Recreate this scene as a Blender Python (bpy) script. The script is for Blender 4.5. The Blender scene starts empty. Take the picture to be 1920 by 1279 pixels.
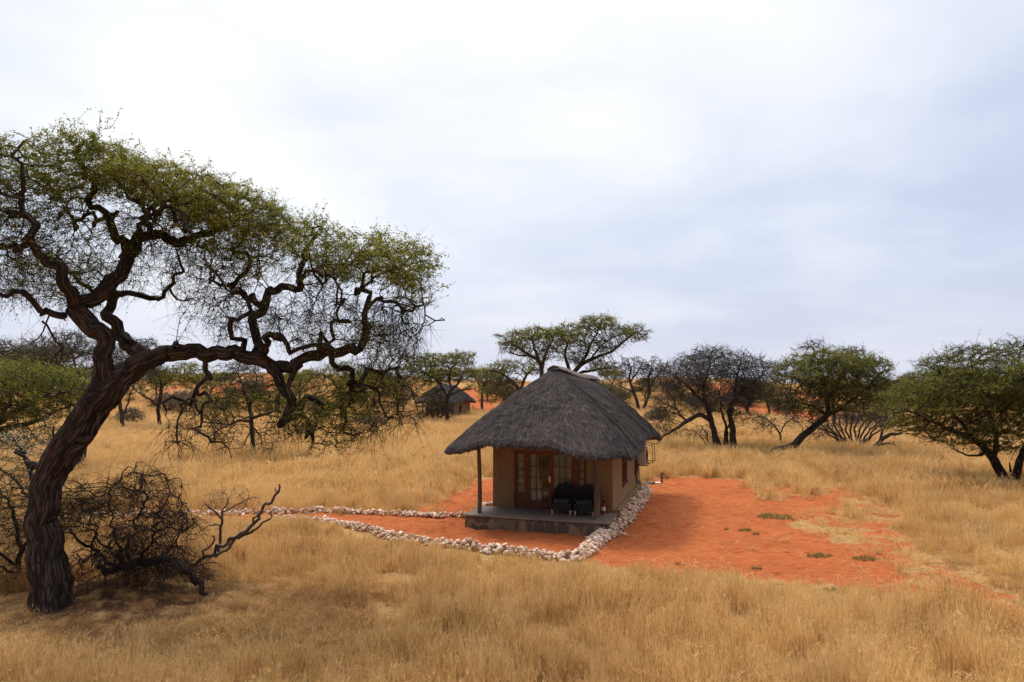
import bpy, bmesh, math, random
import numpy as np
from mathutils import Vector, Matrix, noise as mnoise
R = math.radians
random.seed(7)
sc = bpy.context.scene
COL = sc.collection

# ------------------------------------------------------------------ camera
F, CX, CY, H, HORIZON = 1280.0, 960.0, 639.5, 5.0, 726.0     # photo pixels; H metres above the yard
PITCH = math.atan((HORIZON - CY) / F)
cam = bpy.data.cameras.new("camera")
cam.sensor_width = 36.0
cam.lens = 24.0
cam.clip_end = 6000
cam_o = bpy.data.objects.new("camera", cam)
COL.objects.link(cam_o)
cam_o.location = (0, 0, H)
cam_o.rotation_euler = (R(90) + PITCH, 0, 0)
sc.camera = cam_o

# ------------------------------------------------------------------ sky and sun
SUN_EL, SUN_AZ = R(56), R(-50)          # azimuth from +Y, negative = to the left
world = bpy.data.worlds.new("World")
sc.world = world
world.use_nodes = True


class NT:
    """small helper for building node trees"""
    def __init__(self, tree):
        self.t = tree
        tree.nodes.clear()

    def n(self, kind, ins=None, **props):
        nd = self.t.nodes.new(kind)
        for k, v in props.items():
            setattr(nd, k, v)
        for k, v in (ins or {}).items():
            s = nd.inputs[k]
            if isinstance(v, bpy.types.NodeSocket):
                self.t.links.new(v, s)
            else:
                s.default_value = v
        return nd

    def math(self, op, a, b=0.0, c=0.0, clamp=False):
        nd = self.n('ShaderNodeMath', {0: a, 1: b, 2: c}, operation=op)
        nd.use_clamp = clamp
        return nd.outputs[0]

    def mix(self, f, a, b, mode='MIX'):
        nd = self.n('ShaderNodeMix', data_type='RGBA', blend_type=mode)
        for idx, v in ((0, f), (6, a), (7, b)):
            s = nd.inputs[idx]
            if isinstance(v, bpy.types.NodeSocket):
                self.t.links.new(v, s)
            else:
                s.default_value = (*v, 1) if (idx > 0 and len(v) == 3) else v
        return nd.outputs[2]

    def ramp(self, f, stops, interp='LINEAR'):
        nd = self.n('ShaderNodeValToRGB', {0: f})
        cr = nd.color_ramp
        cr.interpolation = interp
        while len(cr.elements) < len(stops):
            cr.elements.new(0.5)
        for e, (p, c) in zip(cr.elements, stops):
            e.position = p
            e.color = (*c, 1) if len(c) == 3 else c
        return nd.outputs[0]

    def noise(self, vec, scale, detail=4.0, rough=0.55, dist=0.0):
        nd = self.n('ShaderNodeTexNoise', {'Scale': scale, 'Detail': detail, 'Roughness': rough, 'Distortion': dist})
        if vec is not None:
            self.t.links.new(vec, nd.inputs['Vector'])
        return nd.outputs[0]

    def smooth(self, v, a, b, lo=0.0, hi=1.0):
        nd = self.n('ShaderNodeMapRange', {0: v, 1: a, 2: b, 3: lo, 4: hi}, interpolation_type='SMOOTHSTEP')
        return nd.outputs[0]

    def vscale(self, v, s):
        return self.n('ShaderNodeVectorMath', {0: v, 1: s}, operation='MULTIPLY').outputs[0]


w = NT(world.node_tree)
gen = w.n('ShaderNodeTexCoord').outputs['Generated']
sep = w.n('ShaderNodeSeparateXYZ', {0: gen}).outputs
sky = w.n('ShaderNodeTexSky', sky_type='NISHITA', sun_disc=False, sun_elevation=SUN_EL, sun_rotation=SUN_AZ).outputs[0]
den = w.math('ADD', w.math('MAXIMUM', sep[2], 0.0), 0.22)
cp = w.n('ShaderNodeCombineXYZ', {0: w.math('DIVIDE', sep[0], den), 1: w.math('DIVIDE', sep[1], den), 2: sep[2]}).outputs[0]
n1 = w.noise(w.vscale(cp, (0.75, 0.9, 1.0)), 1.0, 5, 0.5, 0.3)
n2 = w.noise(w.vscale(cp, (1.3, 1.5, 1.0)), 1.0, 6, 0.55, 0.2)
clump = w.math('ADD', w.math('MULTIPLY', n1, 0.62), w.math('MULTIPLY', n2, 0.38))
# the cloud deck is thinnest high up and a little to the left, where the sun stands behind it
bd = Vector((-0.16, 0.80, 0.58)).normalized()
dt = w.n('ShaderNodeVectorMath', {0: gen, 1: tuple(bd)}, operation='DOT_PRODUCT').outputs['Value']
thin = w.smooth(dt, 0.66, 1.0)
val = w.math('ADD', w.math('MULTIPLY', w.smooth(clump, 0.34, 0.68), 0.58), w.math('MULTIPLY', thin, 0.55))
cloud = w.ramp(val, [(0.0, (0.385, 0.430, 0.560)), (0.25, (0.435, 0.480, 0.600)), (0.5, (0.525, 0.565, 0.655)),
                     (0.75, (0.615, 0.640, 0.690)), (1.0, (0.715, 0.725, 0.735))])
low = w.smooth(sep[2], 0.0, 0.22, 1.0, 0.0)
cloud = w.mix(w.math('MULTIPLY', low, 0.62), cloud, (0.50, 0.50, 0.585))
zen = w.smooth(sep[2], 0.52, 0.92, 1.0, 3.7)  # zenith above the view brightened to lift the light on the ground
cloud = w.mix(w.smooth(sep[2], 0.52, 0.8), cloud, w.mix(1.0, cloud, (1.10, 1.0, 0.86), 'MULTIPLY'))
zen = w.math('MULTIPLY', zen, w.smooth(sep[1], -0.75, 0.15, 0.45, 1.0))  # unseen sky behind the camera dimmed to darken front-facing surfaces
cloud = w.n('ShaderNodeVectorMath', {0: cloud, 3: w.math('MULTIPLY', zen, 10.0)}, operation='SCALE').outputs[0]
final = w.mix(0.96, sky, cloud)
bg = w.n('ShaderNodeBackground', {0: final, 1: 0.1}).outputs[0]
wo = w.n('ShaderNodeOutputWorld', {0: bg})

sun = bpy.data.lights.new("sun", 'SUN')
sun.energy = 1.5
sun.angle = R(11)
sun.color = (1.0, 0.93, 0.84)
sun_o = bpy.data.objects.new("sun", sun)
COL.objects.link(sun_o)
sd = Vector((math.sin(SUN_AZ) * math.cos(SUN_EL), math.cos(SUN_AZ) * math.cos(SUN_EL), math.sin(SUN_EL)))
sun_o.rotation_euler = (-sd).to_track_quat('-Z', 'Y').to_euler()
sun_o.location = sd * 60
vs = sc.view_settings
vs.view_transform = 'Standard'
vs.look = 'None'
vs.exposure = 0.56
vs.gamma = 1.0
vs.use_curve_mapping = False
sc.cycles.use_denoising = True
sc.cycles.denoising_prefilter = 'ACCURATE'
sc.cycles.denoising_input_passes = 'RGB_ALBEDO_NORMAL'
sc.cycles.max_bounces = 6
sc.cycles.diffuse_bounces = 3
sc.cycles.transmission_bounces = 4
sc.cycles.transparent_max_bounces = 6

# ------------------------------------------------------------------ geometry helpers
cpp, spp = math.cos(PITCH), math.sin(PITCH)


def at(px, py, Y):
    """the point of the place at distance Y that the photograph shows at a pixel"""
    a, b = (px - CX) / F, (CY - py) / F
    r = np.array([a, cpp - b * spp, spp + b * cpp])
    return r / r[1] * Y + np.array([0, 0, H])


def ground_flat(px, py, z=0.0):
    a, b = (px - CX) / F, (CY - py) / F
    r = np.array([a, cpp - b * spp, spp + b * cpp])
    return r * ((z - H) / r[2]) + np.array([0, 0, H])


def snoise(x, y, s, seed=0.0):
    """smooth pseudo noise in -1..1 from rotated sines, for arrays"""
    x = np.asarray(x) / s
    y = np.asarray(y) / s
    o = np.zeros_like(x, dtype=float)
    amp = 0
    for k in range(5):
        a = 1.7 * k + seed * 2.3 + 0.4
        f = 1.0 + 0.63 * k
        g = 1.0 / (1 + 0.45 * k)
        o = o + g * np.sin((x * math.cos(a) + y * math.sin(a)) * f * 2 + seed * 5.1 + k + 1.3 * np.sin((y * math.cos(a * 1.3) - x * math.sin(a * 1.3)) * f * 1.1 + k * 2.2))
        amp += g
    return o / amp * 1.6


def terrain(x, y):
    x = np.asarray(x, dtype=float)
    y = np.asarray(y, dtype=float)
    t = np.clip((y - 105) / 85, 0, 1)
    t = t * t * (3 - 2 * t)
    u = x / np.maximum(y, 1.0)                       # bearing decides which dune stands there
    top = 5.4 + 2.9 * np.exp(-((u + 0.36) / 0.17) ** 2) + 1.6 * np.exp(-((u - 0.24) / 0.10) ** 2) + 0.9 * snoise(x, y, 60, 3)
    z = t * np.maximum(top, 3.5)
    z = z + 0.05 * snoise(x, y, 2.3, 1) + 0.02 * snoise(x, y, 0.7, 2)
    yard = np.exp(-(((x - 1.5) / 9) ** 4 + ((y - 27) / 8) ** 4))
    z = z * (1 - 0.8 * yard * (1 - t))
    near = np.clip((48 - y) / 10, 0, 1) * np.clip((y - 8) / 4, 0, 1)
    z = z + near * (0.022 * snoise(x, y, 0.33, 5) - 0.09 * np.clip(snoise(x + 3, y, 0.42, 6) - 0.45, 0, 1) - 0.06 * np.clip(snoise(x, y + 7, 0.23, 8) - 0.4, 0, 1))
    z = z + 0.35 * np.exp(-(((x + 9.3) / 2.2) ** 2 + ((y - 16.6) / 1.6) ** 2))
    return z


def ground(px, py):
    """first meeting of a pixel's ray with the terrain"""
    a, b = (px - CX) / F, (CY - py) / F
    r = np.array([a, cpp - b * spp, spp + b * cpp])
    r = r / r[1]
    prev = 5.0
    for Y in np.concatenate([np.arange(6, 60, 0.25), np.arange(60, 400, 1.0)]):
        if H + r[2] * Y <= terrain(r[0] * Y, Y):
            lo, hi = prev, Y
            for _ in range(24):
                m = (lo + hi) / 2
                if H + r[2] * m <= terrain(r[0] * m, m):
                    hi = m
                else:
                    lo = m
            return np.array([r[0] * hi, hi, float(terrain(r[0] * hi, hi))])
        prev = Y
    return np.array([r[0] * 240, 240, float(terrain(r[0] * 240, 240))])


def mesh_quads(name, V, Q, mats, midx=None, tint=None, vecs=None, smooth=True):
    me = bpy.data.meshes.new(name)
    V = np.asarray(V, dtype=np.float32)
    Q = np.asarray(Q, dtype=np.int32)
    me.vertices.add(len(V))
    me.vertices.foreach_set('co', V.ravel())
    me.loops.add(Q.size)
    me.loops.foreach_set('vertex_index', Q.ravel())
    me.polygons.add(len(Q))
    k = Q.shape[1]
    me.polygons.foreach_set('loop_start', np.arange(0, Q.size, k, dtype=np.int32))
    me.polygons.foreach_set('loop_total', np.full(len(Q), k, dtype=np.int32))
    for m in mats:
        me.materials.append(m)
    if midx is not None:
        me.polygons.foreach_set('material_index', np.asarray(midx, dtype=np.int32))
    me.polygons.foreach_set('use_smooth', np.full(len(Q), smooth, dtype=bool))
    if tint is not None:
        at_ = me.attributes.new('tint', 'FLOAT', 'POINT')
        at_.data.foreach_set('value', np.asarray(tint, dtype=np.float32))
    for nm, arr in (vecs or {}).items():
        at_ = me.attributes.new(nm, 'FLOAT_VECTOR', 'POINT')
        at_.data.foreach_set('vector', np.asarray(arr, dtype=np.float32).ravel())
    me.update(calc_edges=True)
    return me


def link(name, data, parent=None, loc=None):
    o = bpy.data.objects.new(name, data)
    COL.objects.link(o)
    if parent is not None:
        o.parent = parent
    if loc is not None:
        o.location = tuple(float(c) for c in loc)
    return o


def tag(o, label=None, cat=None, group=None, kind=None):
    if label:
        o['label'] = label
    if cat:
        o['category'] = cat
    if group:
        o['group'] = group
    if kind:
        o['kind'] = kind
    return o


def thing(name, label, cat, loc=(0, 0, 0), rz=0.0, group=None):
    o = link(name, None, None, loc)
    o.empty_display_size = 0.3
    o.rotation_euler = (0, 0, rz)
    return tag(o, label, cat, group)


class MB:
    """collects boxes, cylinders, tubes and sheets into one mesh"""
    def __init__(self):
        self.bm = bmesh.new()

    def box(self, x0, x1, y0, y1, z0, z1, bevel=0.0, rot=None):
        r = bmesh.ops.create_cube(self.bm, size=1.0)
        vs_ = r['verts']
        for v in vs_:
            v.co = Vector(((x0 + x1) / 2 + v.co.x * (x1 - x0), (y0 + y1) / 2 + v.co.y * (y1 - y0), (z0 + z1) / 2 + v.co.z * (z1 - z0)))
        if bevel > 0:
            es = list({e for v in vs_ for e in v.link_edges})
            bmesh.ops.bevel(self.bm, geom=es, offset=bevel, segments=2, affect='EDGES', profile=0.6)
        return self

    def cyl(self, p0, p1, r0, r1=None, n=14, caps=True):
        r1 = r0 if r1 is None else r1
        p0, p1 = Vector(p0), Vector(p1)
        d = (p1 - p0)
        m = Matrix.Translation((p0 + p1) / 2) @ d.to_track_quat('Z', 'Y').to_matrix().to_4x4()
        bmesh.ops.create_cone(self.bm, cap_ends=caps, segments=n, radius1=r0, radius2=r1, depth=d.length, matrix=m)
        return self

    def tube(self, pts, r, n=8):
        for a, b in zip(pts[:-1], pts[1:]):
            self.cyl(a, b, r, r, n)
        return self

    def sphere(self, c, r, sx=1, sy=1, sz=1, n=14):
        m = Matrix.Translation(c) @ Matrix.Diagonal((sx, sy, sz, 1))
        bmesh.ops.create_uvsphere(self.bm, u_segments=n, v_segments=max(6, n // 2), radius=r, matrix=m)
        return self

    def build(self, name, mat, parent=None, smooth=False, loc=None):
        me = bpy.data.meshes.new(name)
        self.bm.normal_update()
        self.bm.to_mesh(me)
        self.bm.free()
        me.materials.append(mat)
        if smooth:
            me.polygons.foreach_set('use_smooth', np.ones(len(me.polygons), dtype=bool))
            try:
                me.set_sharp_from_angle(angle=R(40))
            except Exception:
                pass
        return link(name, me, parent, loc)


# ------------------------------------------------------------------ materials
def mat(name, fn):
    m = bpy.data.materials.new(name)
    m.use_nodes = True
    t = NT(m.node_tree)
    out = t.n('ShaderNodeOutputMaterial')
    fn(t, out)
    return m


def finish(t, out, col, rough=0.8, bump=None, strength=0.3, dist=0.02, spec=0.3, extra=None):
    ins = {'Base Color': col if isinstance(col, bpy.types.NodeSocket) else (*col, 1), 'Roughness': rough, 'Specular IOR Level': spec}
    ins.update(extra or {})
    if bump is not None:
        ins['Normal'] = t.n('ShaderNodeBump', {'Height': bump, 'Strength': strength, 'Distance': dist}).outputs[0]
    b = t.n('ShaderNodeBsdfPrincipled', ins)
    t.t.links.new(b.outputs[0], out.inputs[0])
    return b


def pos(t):
    return t.n('ShaderNodeNewGeometry').outputs['Position']


def obj_co(t):
    return t.n('ShaderNodeTexCoord').outputs['Object']


def attr(t, name, what='Fac'):
    return t.n('ShaderNodeAttribute', attribute_name=name).outputs[what]


SAND_A, SAND_B = (0.50, 0.150, 0.050), (0.35, 0.093, 0.031)


def m_ground(t, out):
    p = pos(t)
    sand = attr(t, 'sand')
    edge = t.noise(p, 1.3, 6, 0.65)
    edge2 = t.noise(p, 9.0, 3, 0.6)
    f = t.math('ADD', sand, t.math('MULTIPLY', t.math('SUBTRACT', edge, 0.5), 0.7))
    f = t.math('ADD', f, t.math('MULTIPLY', t.math('SUBTRACT', edge2, 0.5), 0.5))
    f = t.smooth(f, 0.36, 0.62)
    s1 = t.noise(p, 0.6, 5, 0.6)
    s2 = t.noise(p, 14.0, 4, 0.7)
    sc_ = t.ramp(t.math('ADD', t.math('MULTIPLY', s1, 0.7), t.math('MULTIPLY', s2, 0.3)),
                 [(0.3, SAND_B), (0.5, (0.44, 0.122, 0.038)), (0.7, SAND_A)])
    litter = t.ramp(t.noise(t.vscale(p, (1, 0.4, 1)), 26.0, 2, 0.6), [(0.62, (0, 0, 0)), (0.72, (1, 1, 1))])
    sc_ = t.mix(t.math('MULTIPLY', litter, 0.45), sc_, (0.17, 0.07, 0.035))
    mottle = t.smooth(t.noise(t.vscale(p, (1.0, 2.2, 1)), 2.6, 4, 0.65), 0.50, 0.66)
    sc_ = t.mix(t.math('MULTIPLY', mottle, 0.42), sc_, (0.26, 0.062, 0.024))  # darker streaky mottling of the sand
    g1 = t.noise(p, 0.16, 5, 0.6)
    g2 = t.noise(p, 3.5, 5, 0.75)
    gc = t.ramp(t.math('ADD', t.math('MULTIPLY', g1, 0.45), t.math('MULTIPLY', g2, 0.55)),
                [(0.30, (0.16, 0.085, 0.036)), (0.45, (0.31, 0.17, 0.062)), (0.6, (0.44, 0.26, 0.10)), (0.75, (0.52, 0.34, 0.15))])
    red = t.smooth(t.noise(p, 0.9, 4, 0.6), 0.56, 0.70)
    straw = t.ramp(t.noise(t.vscale(p, (1.0, 0.5, 1)), 34.0, 3, 0.7), [(0.42, (0, 0, 0)), (0.62, (1, 1, 1))])
    gc = t.mix(t.math('MULTIPLY', straw, 0.5), gc, (0.60, 0.40, 0.18))
    gc = t.mix(t.math('MULTIPLY', red, 0.65), gc, (0.42, 0.15, 0.05))
    c = t.mix(f, gc, sc_)
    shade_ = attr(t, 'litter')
    c = t.mix(t.math('MULTIPLY', shade_, t.smooth(t.noise(p, 2.2, 5, 0.65), 0.30, 0.6)), c, (0.080, 0.036, 0.020))  # shade under the great acacia put into the ground colour, with dark litter
    ripple = t.noise(t.vscale(p, (1.0, 2.6, 1.0)), 3.2, 4, 0.62, 0.6)
    pits = t.n('ShaderNodeTexVoronoi', {'Vector': t.vscale(p, (1, 1.3, 1)), 'Scale': 3.2}, feature='SMOOTH_F1').outputs[0]
    hgt = t.math('ADD', t.math('MULTIPLY', ripple, 1.0), t.math('ADD', t.math('MULTIPLY', pits, 0.45), t.math('MULTIPLY', s2, 0.35)))
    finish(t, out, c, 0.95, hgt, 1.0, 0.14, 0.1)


def m_grass(base, var, trans=0.35):
    def fn(t, out):
        tint = attr(t, 'tint')
        rnd = t.n('ShaderNodeObjectInfo').outputs['Random']
        p = pos(t)
        big = t.noise(p, 0.22, 4, 0.6)
        mid = t.noise(p, 1.1, 3, 0.6)
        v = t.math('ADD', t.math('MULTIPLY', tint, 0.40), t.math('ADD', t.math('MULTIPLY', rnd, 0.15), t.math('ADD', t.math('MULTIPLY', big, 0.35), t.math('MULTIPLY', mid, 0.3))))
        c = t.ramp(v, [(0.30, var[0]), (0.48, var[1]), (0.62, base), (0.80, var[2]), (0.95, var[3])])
        gr = t.smooth(t.noise(p, 0.45, 3, 0.5), 0.60, 0.74)
        c = t.mix(t.math('MULTIPLY', gr, 0.42), c, (0.34, 0.25, 0.14))
        dead = t.n('ShaderNodeAttribute', attribute_name='dead', attribute_type='INSTANCER').outputs['Fac']  # browning of tufts: painted acacia shade as well as dead patches
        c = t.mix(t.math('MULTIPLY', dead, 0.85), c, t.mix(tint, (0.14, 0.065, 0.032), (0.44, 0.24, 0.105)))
        d = t.n('ShaderNodeBsdfDiffuse', {0: c, 1: 0.5}).outputs[0]
        tr = t.n('ShaderNodeBsdfTranslucent', {0: c}).outputs[0]
        mx = t.n('ShaderNodeMixShader', {0: trans, 1: d, 2: tr}).outputs[0]
        t.t.links.new(mx, out.inputs[0])
    return fn


def m_leaf(stops, trans=0.45):
    def fn(t, out):
        tint = attr(t, 'tint')
        c = t.ramp(tint, stops)
        d = t.n('ShaderNodeBsdfDiffuse', {0: c}).outputs[0]
        tr = t.n('ShaderNodeBsdfTranslucent', {0: c}).outputs[0]
        mx = t.n('ShaderNodeMixShader', {0: trans, 1: d, 2: tr}).outputs[0]
        t.t.links.new(mx, out.inputs[0])
    return fn


def m_bark(a, b, scale=1.0, strength=0.8):
    def fn(t, out):
        bc = attr(t, 'bark', 'Vector')
        v = t.vscale(bc, (13 * scale, 13 * scale, 1.5 * scale))
        ns = t.noise(v, 1.0, 5, 0.6, 0.4)
        vo = t.n('ShaderNodeTexVoronoi', {'Vector': t.n('ShaderNodeVectorMath', {0: v, 1: t.n('ShaderNodeTexNoise', {'Vector': v, 'Scale': 1.6}).outputs[1]}, operation='ADD').outputs[0], 'Scale': 1.3}, feature='DISTANCE_TO_EDGE').outputs[0]
        crack = t.smooth(vo, 0.0, 0.22)
        hgt = t.math('ADD', t.math('MULTIPLY', crack, 0.7), t.math('MULTIPLY', ns, 0.5))
        c = t.ramp(t.math('ADD', t.math('MULTIPLY', ns, 0.75), t.math('MULTIPLY', crack, 0.25)),
                   [(0.30, tuple(x * 0.45 for x in a)), (0.52, a), (0.72, b)])
        rust = t.smooth(t.noise(bc, 2.3, 3, 0.6), 0.56, 0.72)
        c = t.mix(t.math('MULTIPLY', rust, 0.35), c, (b[0] * 1.25, b[1] * 0.78, b[2] * 0.62))
        finish(t, out, c, 0.9, hgt, strength, 0.05, 0.15)
    return fn


def m_plain(col, rough=0.7, nscale=6.0, amount=0.25, bscale=40.0, bstr=0.15, bdist=0.01, spec=0.3, metallic=0.0):
    def fn(t, out):
        p = obj_co(t)
        a = t.noise(p, nscale, 5, 0.6)
        b = t.noise(p, bscale, 3, 0.6)
        lo = tuple(x * (1 - amount) for x in col)
        hi = tuple(min(1, x * (1 + amount)) for x in col)
        c = t.ramp(t.math('ADD', t.math('MULTIPLY', a, 0.7), t.math('MULTIPLY', b, 0.3)), [(0.3, lo), (0.5, col), (0.7, hi)])
        finish(t, out, c, rough, b, bstr, bdist, spec, {'Metallic': metallic})
    return fn


def m_thatch(t, out):
    p = obj_co(t)
    dn = attr(t, 'bark', 'Vector')                    # (along the eave, up the slope, 0)
    tint = attr(t, 'tint')
    st = t.noise(t.vscale(dn, (26, 2.2, 1)), 1.0, 4, 0.7)
    st2 = t.noise(t.vscale(dn, (60, 9.0, 1)), 1.0, 3, 0.7)
    bl = t.noise(p, 0.9, 5, 0.65)
    v = t.math('ADD', t.math('MULTIPLY', st, 0.30), t.math('ADD', t.math('MULTIPLY', bl, 0.30), t.math('ADD', t.math('MULTIPLY', st2, 0.15), t.math('MULTIPLY', tint, 0.30))))
    c = t.ramp(v, [(0.25, (0.016, 0.013, 0.0125)), (0.45, (0.048, 0.040, 0.0385)), (0.65, (0.084, 0.070, 0.066)), (0.88, (0.19, 0.162, 0.142))])
    hgt = t.math('ADD', st, t.math('MULTIPLY', st2, 0.6))
    finish(t, out, c, 0.95, hgt, 0.9, 0.05, 0.1)


def m_plaster(t, out):
    p = obj_co(t)
    a = t.noise(p, 1.1, 6, 0.65)
    b = t.noise(p, 30, 4, 0.6)
    drip = t.noise(t.vscale(p, (5, 5, 0.7)), 1.0, 4, 0.6)
    sx = t.n('ShaderNodeSeparateXYZ', {0: p}).outputs
    splash = t.math('MULTIPLY', t.smooth(t.math('ADD', sx[2], t.math('MULTIPLY', a, 0.6)), 0.4, 1.15, 1.0, 0.0), 0.45)
    c = t.ramp(t.math('ADD', t.math('MULTIPLY', a, 0.5), t.math('ADD', t.math('MULTIPLY', b, 0.25), t.math('MULTIPLY', drip, 0.25))),
               [(0.3, (0.175, 0.115, 0.055)), (0.5, (0.24, 0.162, 0.080)), (0.7, (0.30, 0.21, 0.115))])
    c = t.mix(splash, c, (0.34, 0.155, 0.065))
    finish(t, out, c, 0.92, b, 0.4, 0.02, 0.15)


def m_slate(t, out):
    p = obj_co(t)
    v = t.vscale(p, (2.6, 2.6, 1.7))
    wob = t.n('ShaderNodeTexNoise', {'Vector': v, 'Scale': 1.2}).outputs[1]
    v2 = t.n('ShaderNodeVectorMath', {0: v, 1: t.vscale(wob, (0.35, 0.35, 0.35))}, operation='ADD').outputs[0]
    vo = t.n('ShaderNodeTexVoronoi', {'Vector': v2, 'Scale': 1.0}, feature='DISTANCE_TO_EDGE').outputs[0]
    vc = t.n('ShaderNodeTexVoronoi', {'Vector': v2, 'Scale': 1.0}).outputs['Color']
    h = t.n('ShaderNodeSeparateXYZ', {0: vc}).outputs[0]
    c = t.ramp(h, [(0.15, (0.045, 0.040, 0.040)), (0.4, (0.13, 0.10, 0.075)), (0.6, (0.22, 0.155, 0.09)), (0.85, (0.075, 0.062, 0.058))], 'CONSTANT')
    c = t.mix(t.math('MULTIPLY', t.noise(p, 12, 4, 0.6), 0.5), c, (0.20, 0.14, 0.09))
    j = t.smooth(vo, 0.025, 0.06)
    c = t.mix(j, (0.20, 0.135, 0.08), c)
    finish(t, out, c, 0.8, t.math('ADD', j, t.math('MULTIPLY', t.noise(p, 25), 0.4)), 0.6, 0.03, 0.25)


def m_paving(t, out):
    p = obj_co(t)
    v = t.vscale(p, (2.2, 2.2, 0.05))
    vo = t.n('ShaderNodeTexVoronoi', {'Vector': v, 'Scale': 1.0}, feature='DISTANCE_TO_EDGE').outputs[0]
    vc = t.n('ShaderNodeTexVoronoi', {'Vector': v, 'Scale': 1.0}).outputs['Color']
    h = t.n('ShaderNodeSeparateXYZ', {0: vc}).outputs[0]
    c = t.ramp(h, [(0.1, (0.13, 0.105, 0.09)), (0.5, (0.20, 0.16, 0.13)), (0.9, (0.165, 0.125, 0.098))])
    c = t.mix(t.math('MULTIPLY', t.noise(p, 5, 5, 0.7), 0.6), c, (0.25, 0.175, 0.125))
    j = t.smooth(vo, 0.015, 0.05)
    c = t.mix(j, (0.24, 0.18, 0.135), c)
    finish(t, out, c, 0.6, j, 0.4, 0.02, 0.35)


def m_wood(a, b, rough=0.55):
    def fn(t, out):
        p = obj_co(t)
        g = t.noise(t.vscale(p, (24, 24, 2.2)), 1.0, 5, 0.6, 0.5)
        c = t.ramp(g, [(0.3, a), (0.7, b)])
        finish(t, out, c, rough, g, 0.2, 0.01, 0.4)
    return fn


def m_glass(t, out):
    p = obj_co(t)
    wv = t.noise(p, 1.5, 2, 0.5)
    nb = t.n('ShaderNodeBump', {'Height': wv, 'Strength': 0.05, 'Distance': 0.02}).outputs[0]
    gl = t.n('ShaderNodeBsdfGlossy', {0: (0.9, 0.92, 0.95, 1), 1: 0.03, 'Normal': nb}).outputs[0]
    tr = t.n('ShaderNodeBsdfTransparent', {0: (0.80, 0.83, 0.82, 1)}).outputs[0]
    fr = t.n('ShaderNodeFresnel', {0: 1.5}).outputs[0]
    mx = t.n('ShaderNodeMixShader', {0: fr, 1: tr, 2: gl}).outputs[0]
    t.t.links.new(mx, out.inputs[0])


def m_curtain(t, out):
    p = obj_co(t)
    g = t.noise(t.vscale(p, (14, 14, 0.4)), 1.0, 3, 0.6)
    st = t.smooth(t.noise(t.vscale(p, (9, 9, 0.05)), 1.0, 2, 0.5), 0.55, 0.62)
    c = t.ramp(g, [(0.3, (0.55, 0.48, 0.38)), (0.7, (0.82, 0.78, 0.68))])
    c = t.mix(t.math('MULTIPLY', st, 0.4), c, (0.55, 0.30, 0.22))
    finish(t, out, c, 0.9, g, 0.5, 0.04, 0.1)


def m_wicker(t, out):
    p = obj_co(t)
    wv = t.n('ShaderNodeTexWave', {'Vector': p, 'Scale': 26.0, 'Distortion': 1.0, 'Detail': 2.0}, bands_direction='Z').outputs[1]
    wv2 = t.n('ShaderNodeTexWave', {'Vector': p, 'Scale': 20.0, 'Distortion': 1.0}, bands_direction='DIAGONAL').outputs[1]
    h = t.math('MULTIPLY', wv, wv2)
    c = t.ramp(h, [(0.1, (0.016, 0.015, 0.015)), (0.9, (0.060, 0.056, 0.055))])
    finish(t, out, c, 0.6, h, 0.8, 0.015, 0.35)


def m_stone(t, out):
    p = pos(t)
    rnd = t.n('ShaderNodeObjectInfo').outputs['Random']
    isl = t.n('ShaderNodeNewGeometry').outputs['Random Per Island']
    k = t.math('FRACT', t.math('ADD', t.math('MULTIPLY', rnd, 7.3), isl))
    a = t.noise(p, 9, 5, 0.65)
    c = t.ramp(k, [(0.0, (0.36, 0.225, 0.145)), (0.35, (0.56, 0.385, 0.27)), (0.7, (0.74, 0.56, 0.43)), (1.0, (0.86, 0.72, 0.59))])
    c = t.mix(t.math('MULTIPLY', t.smooth(a, 0.48, 0.68), 0.6), c, (0.40, 0.21, 0.14))
    finish(t, out, c, 0.9, t.noise(p, 34, 4, 0.7), 0.7, 0.03, 0.2)


LEAF_GREEN = [(0.0, (0.1109, 0.1083, 0.029)), (0.35, (0.194, 0.1978, 0.0422)), (0.65, (0.2865, 0.2799, 0.0528)), (0.88, (0.3972, 0.364, 0.066)), (0.95, (0.5913, 0.4293, 0.066)), (1.0, (0.7, 0.3733, 0.0528))]
LEAF_GREY = [(0.0, (0.0771, 0.0683, 0.0393)), (0.5, (0.1471, 0.134, 0.0716)), (0.9, (0.224, 0.1981, 0.0982)), (1.0, (0.28, 0.2186, 0.0809))]
LEAF_DEEP = [(0.0, (0.0976, 0.1078, 0.0296)), (0.45, (0.1953, 0.2062, 0.046)), (0.8, (0.3294, 0.3094, 0.0658)), (1.0, (0.488, 0.3868, 0.0822))]
LEAF_LIME = [(0.0, (0.0948, 0.1049, 0.022)), (0.45, (0.1771, 0.19, 0.034)), (0.85, (0.2846, 0.2818, 0.05)), (1.0, (0.4175, 0.354, 0.06))]
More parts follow.
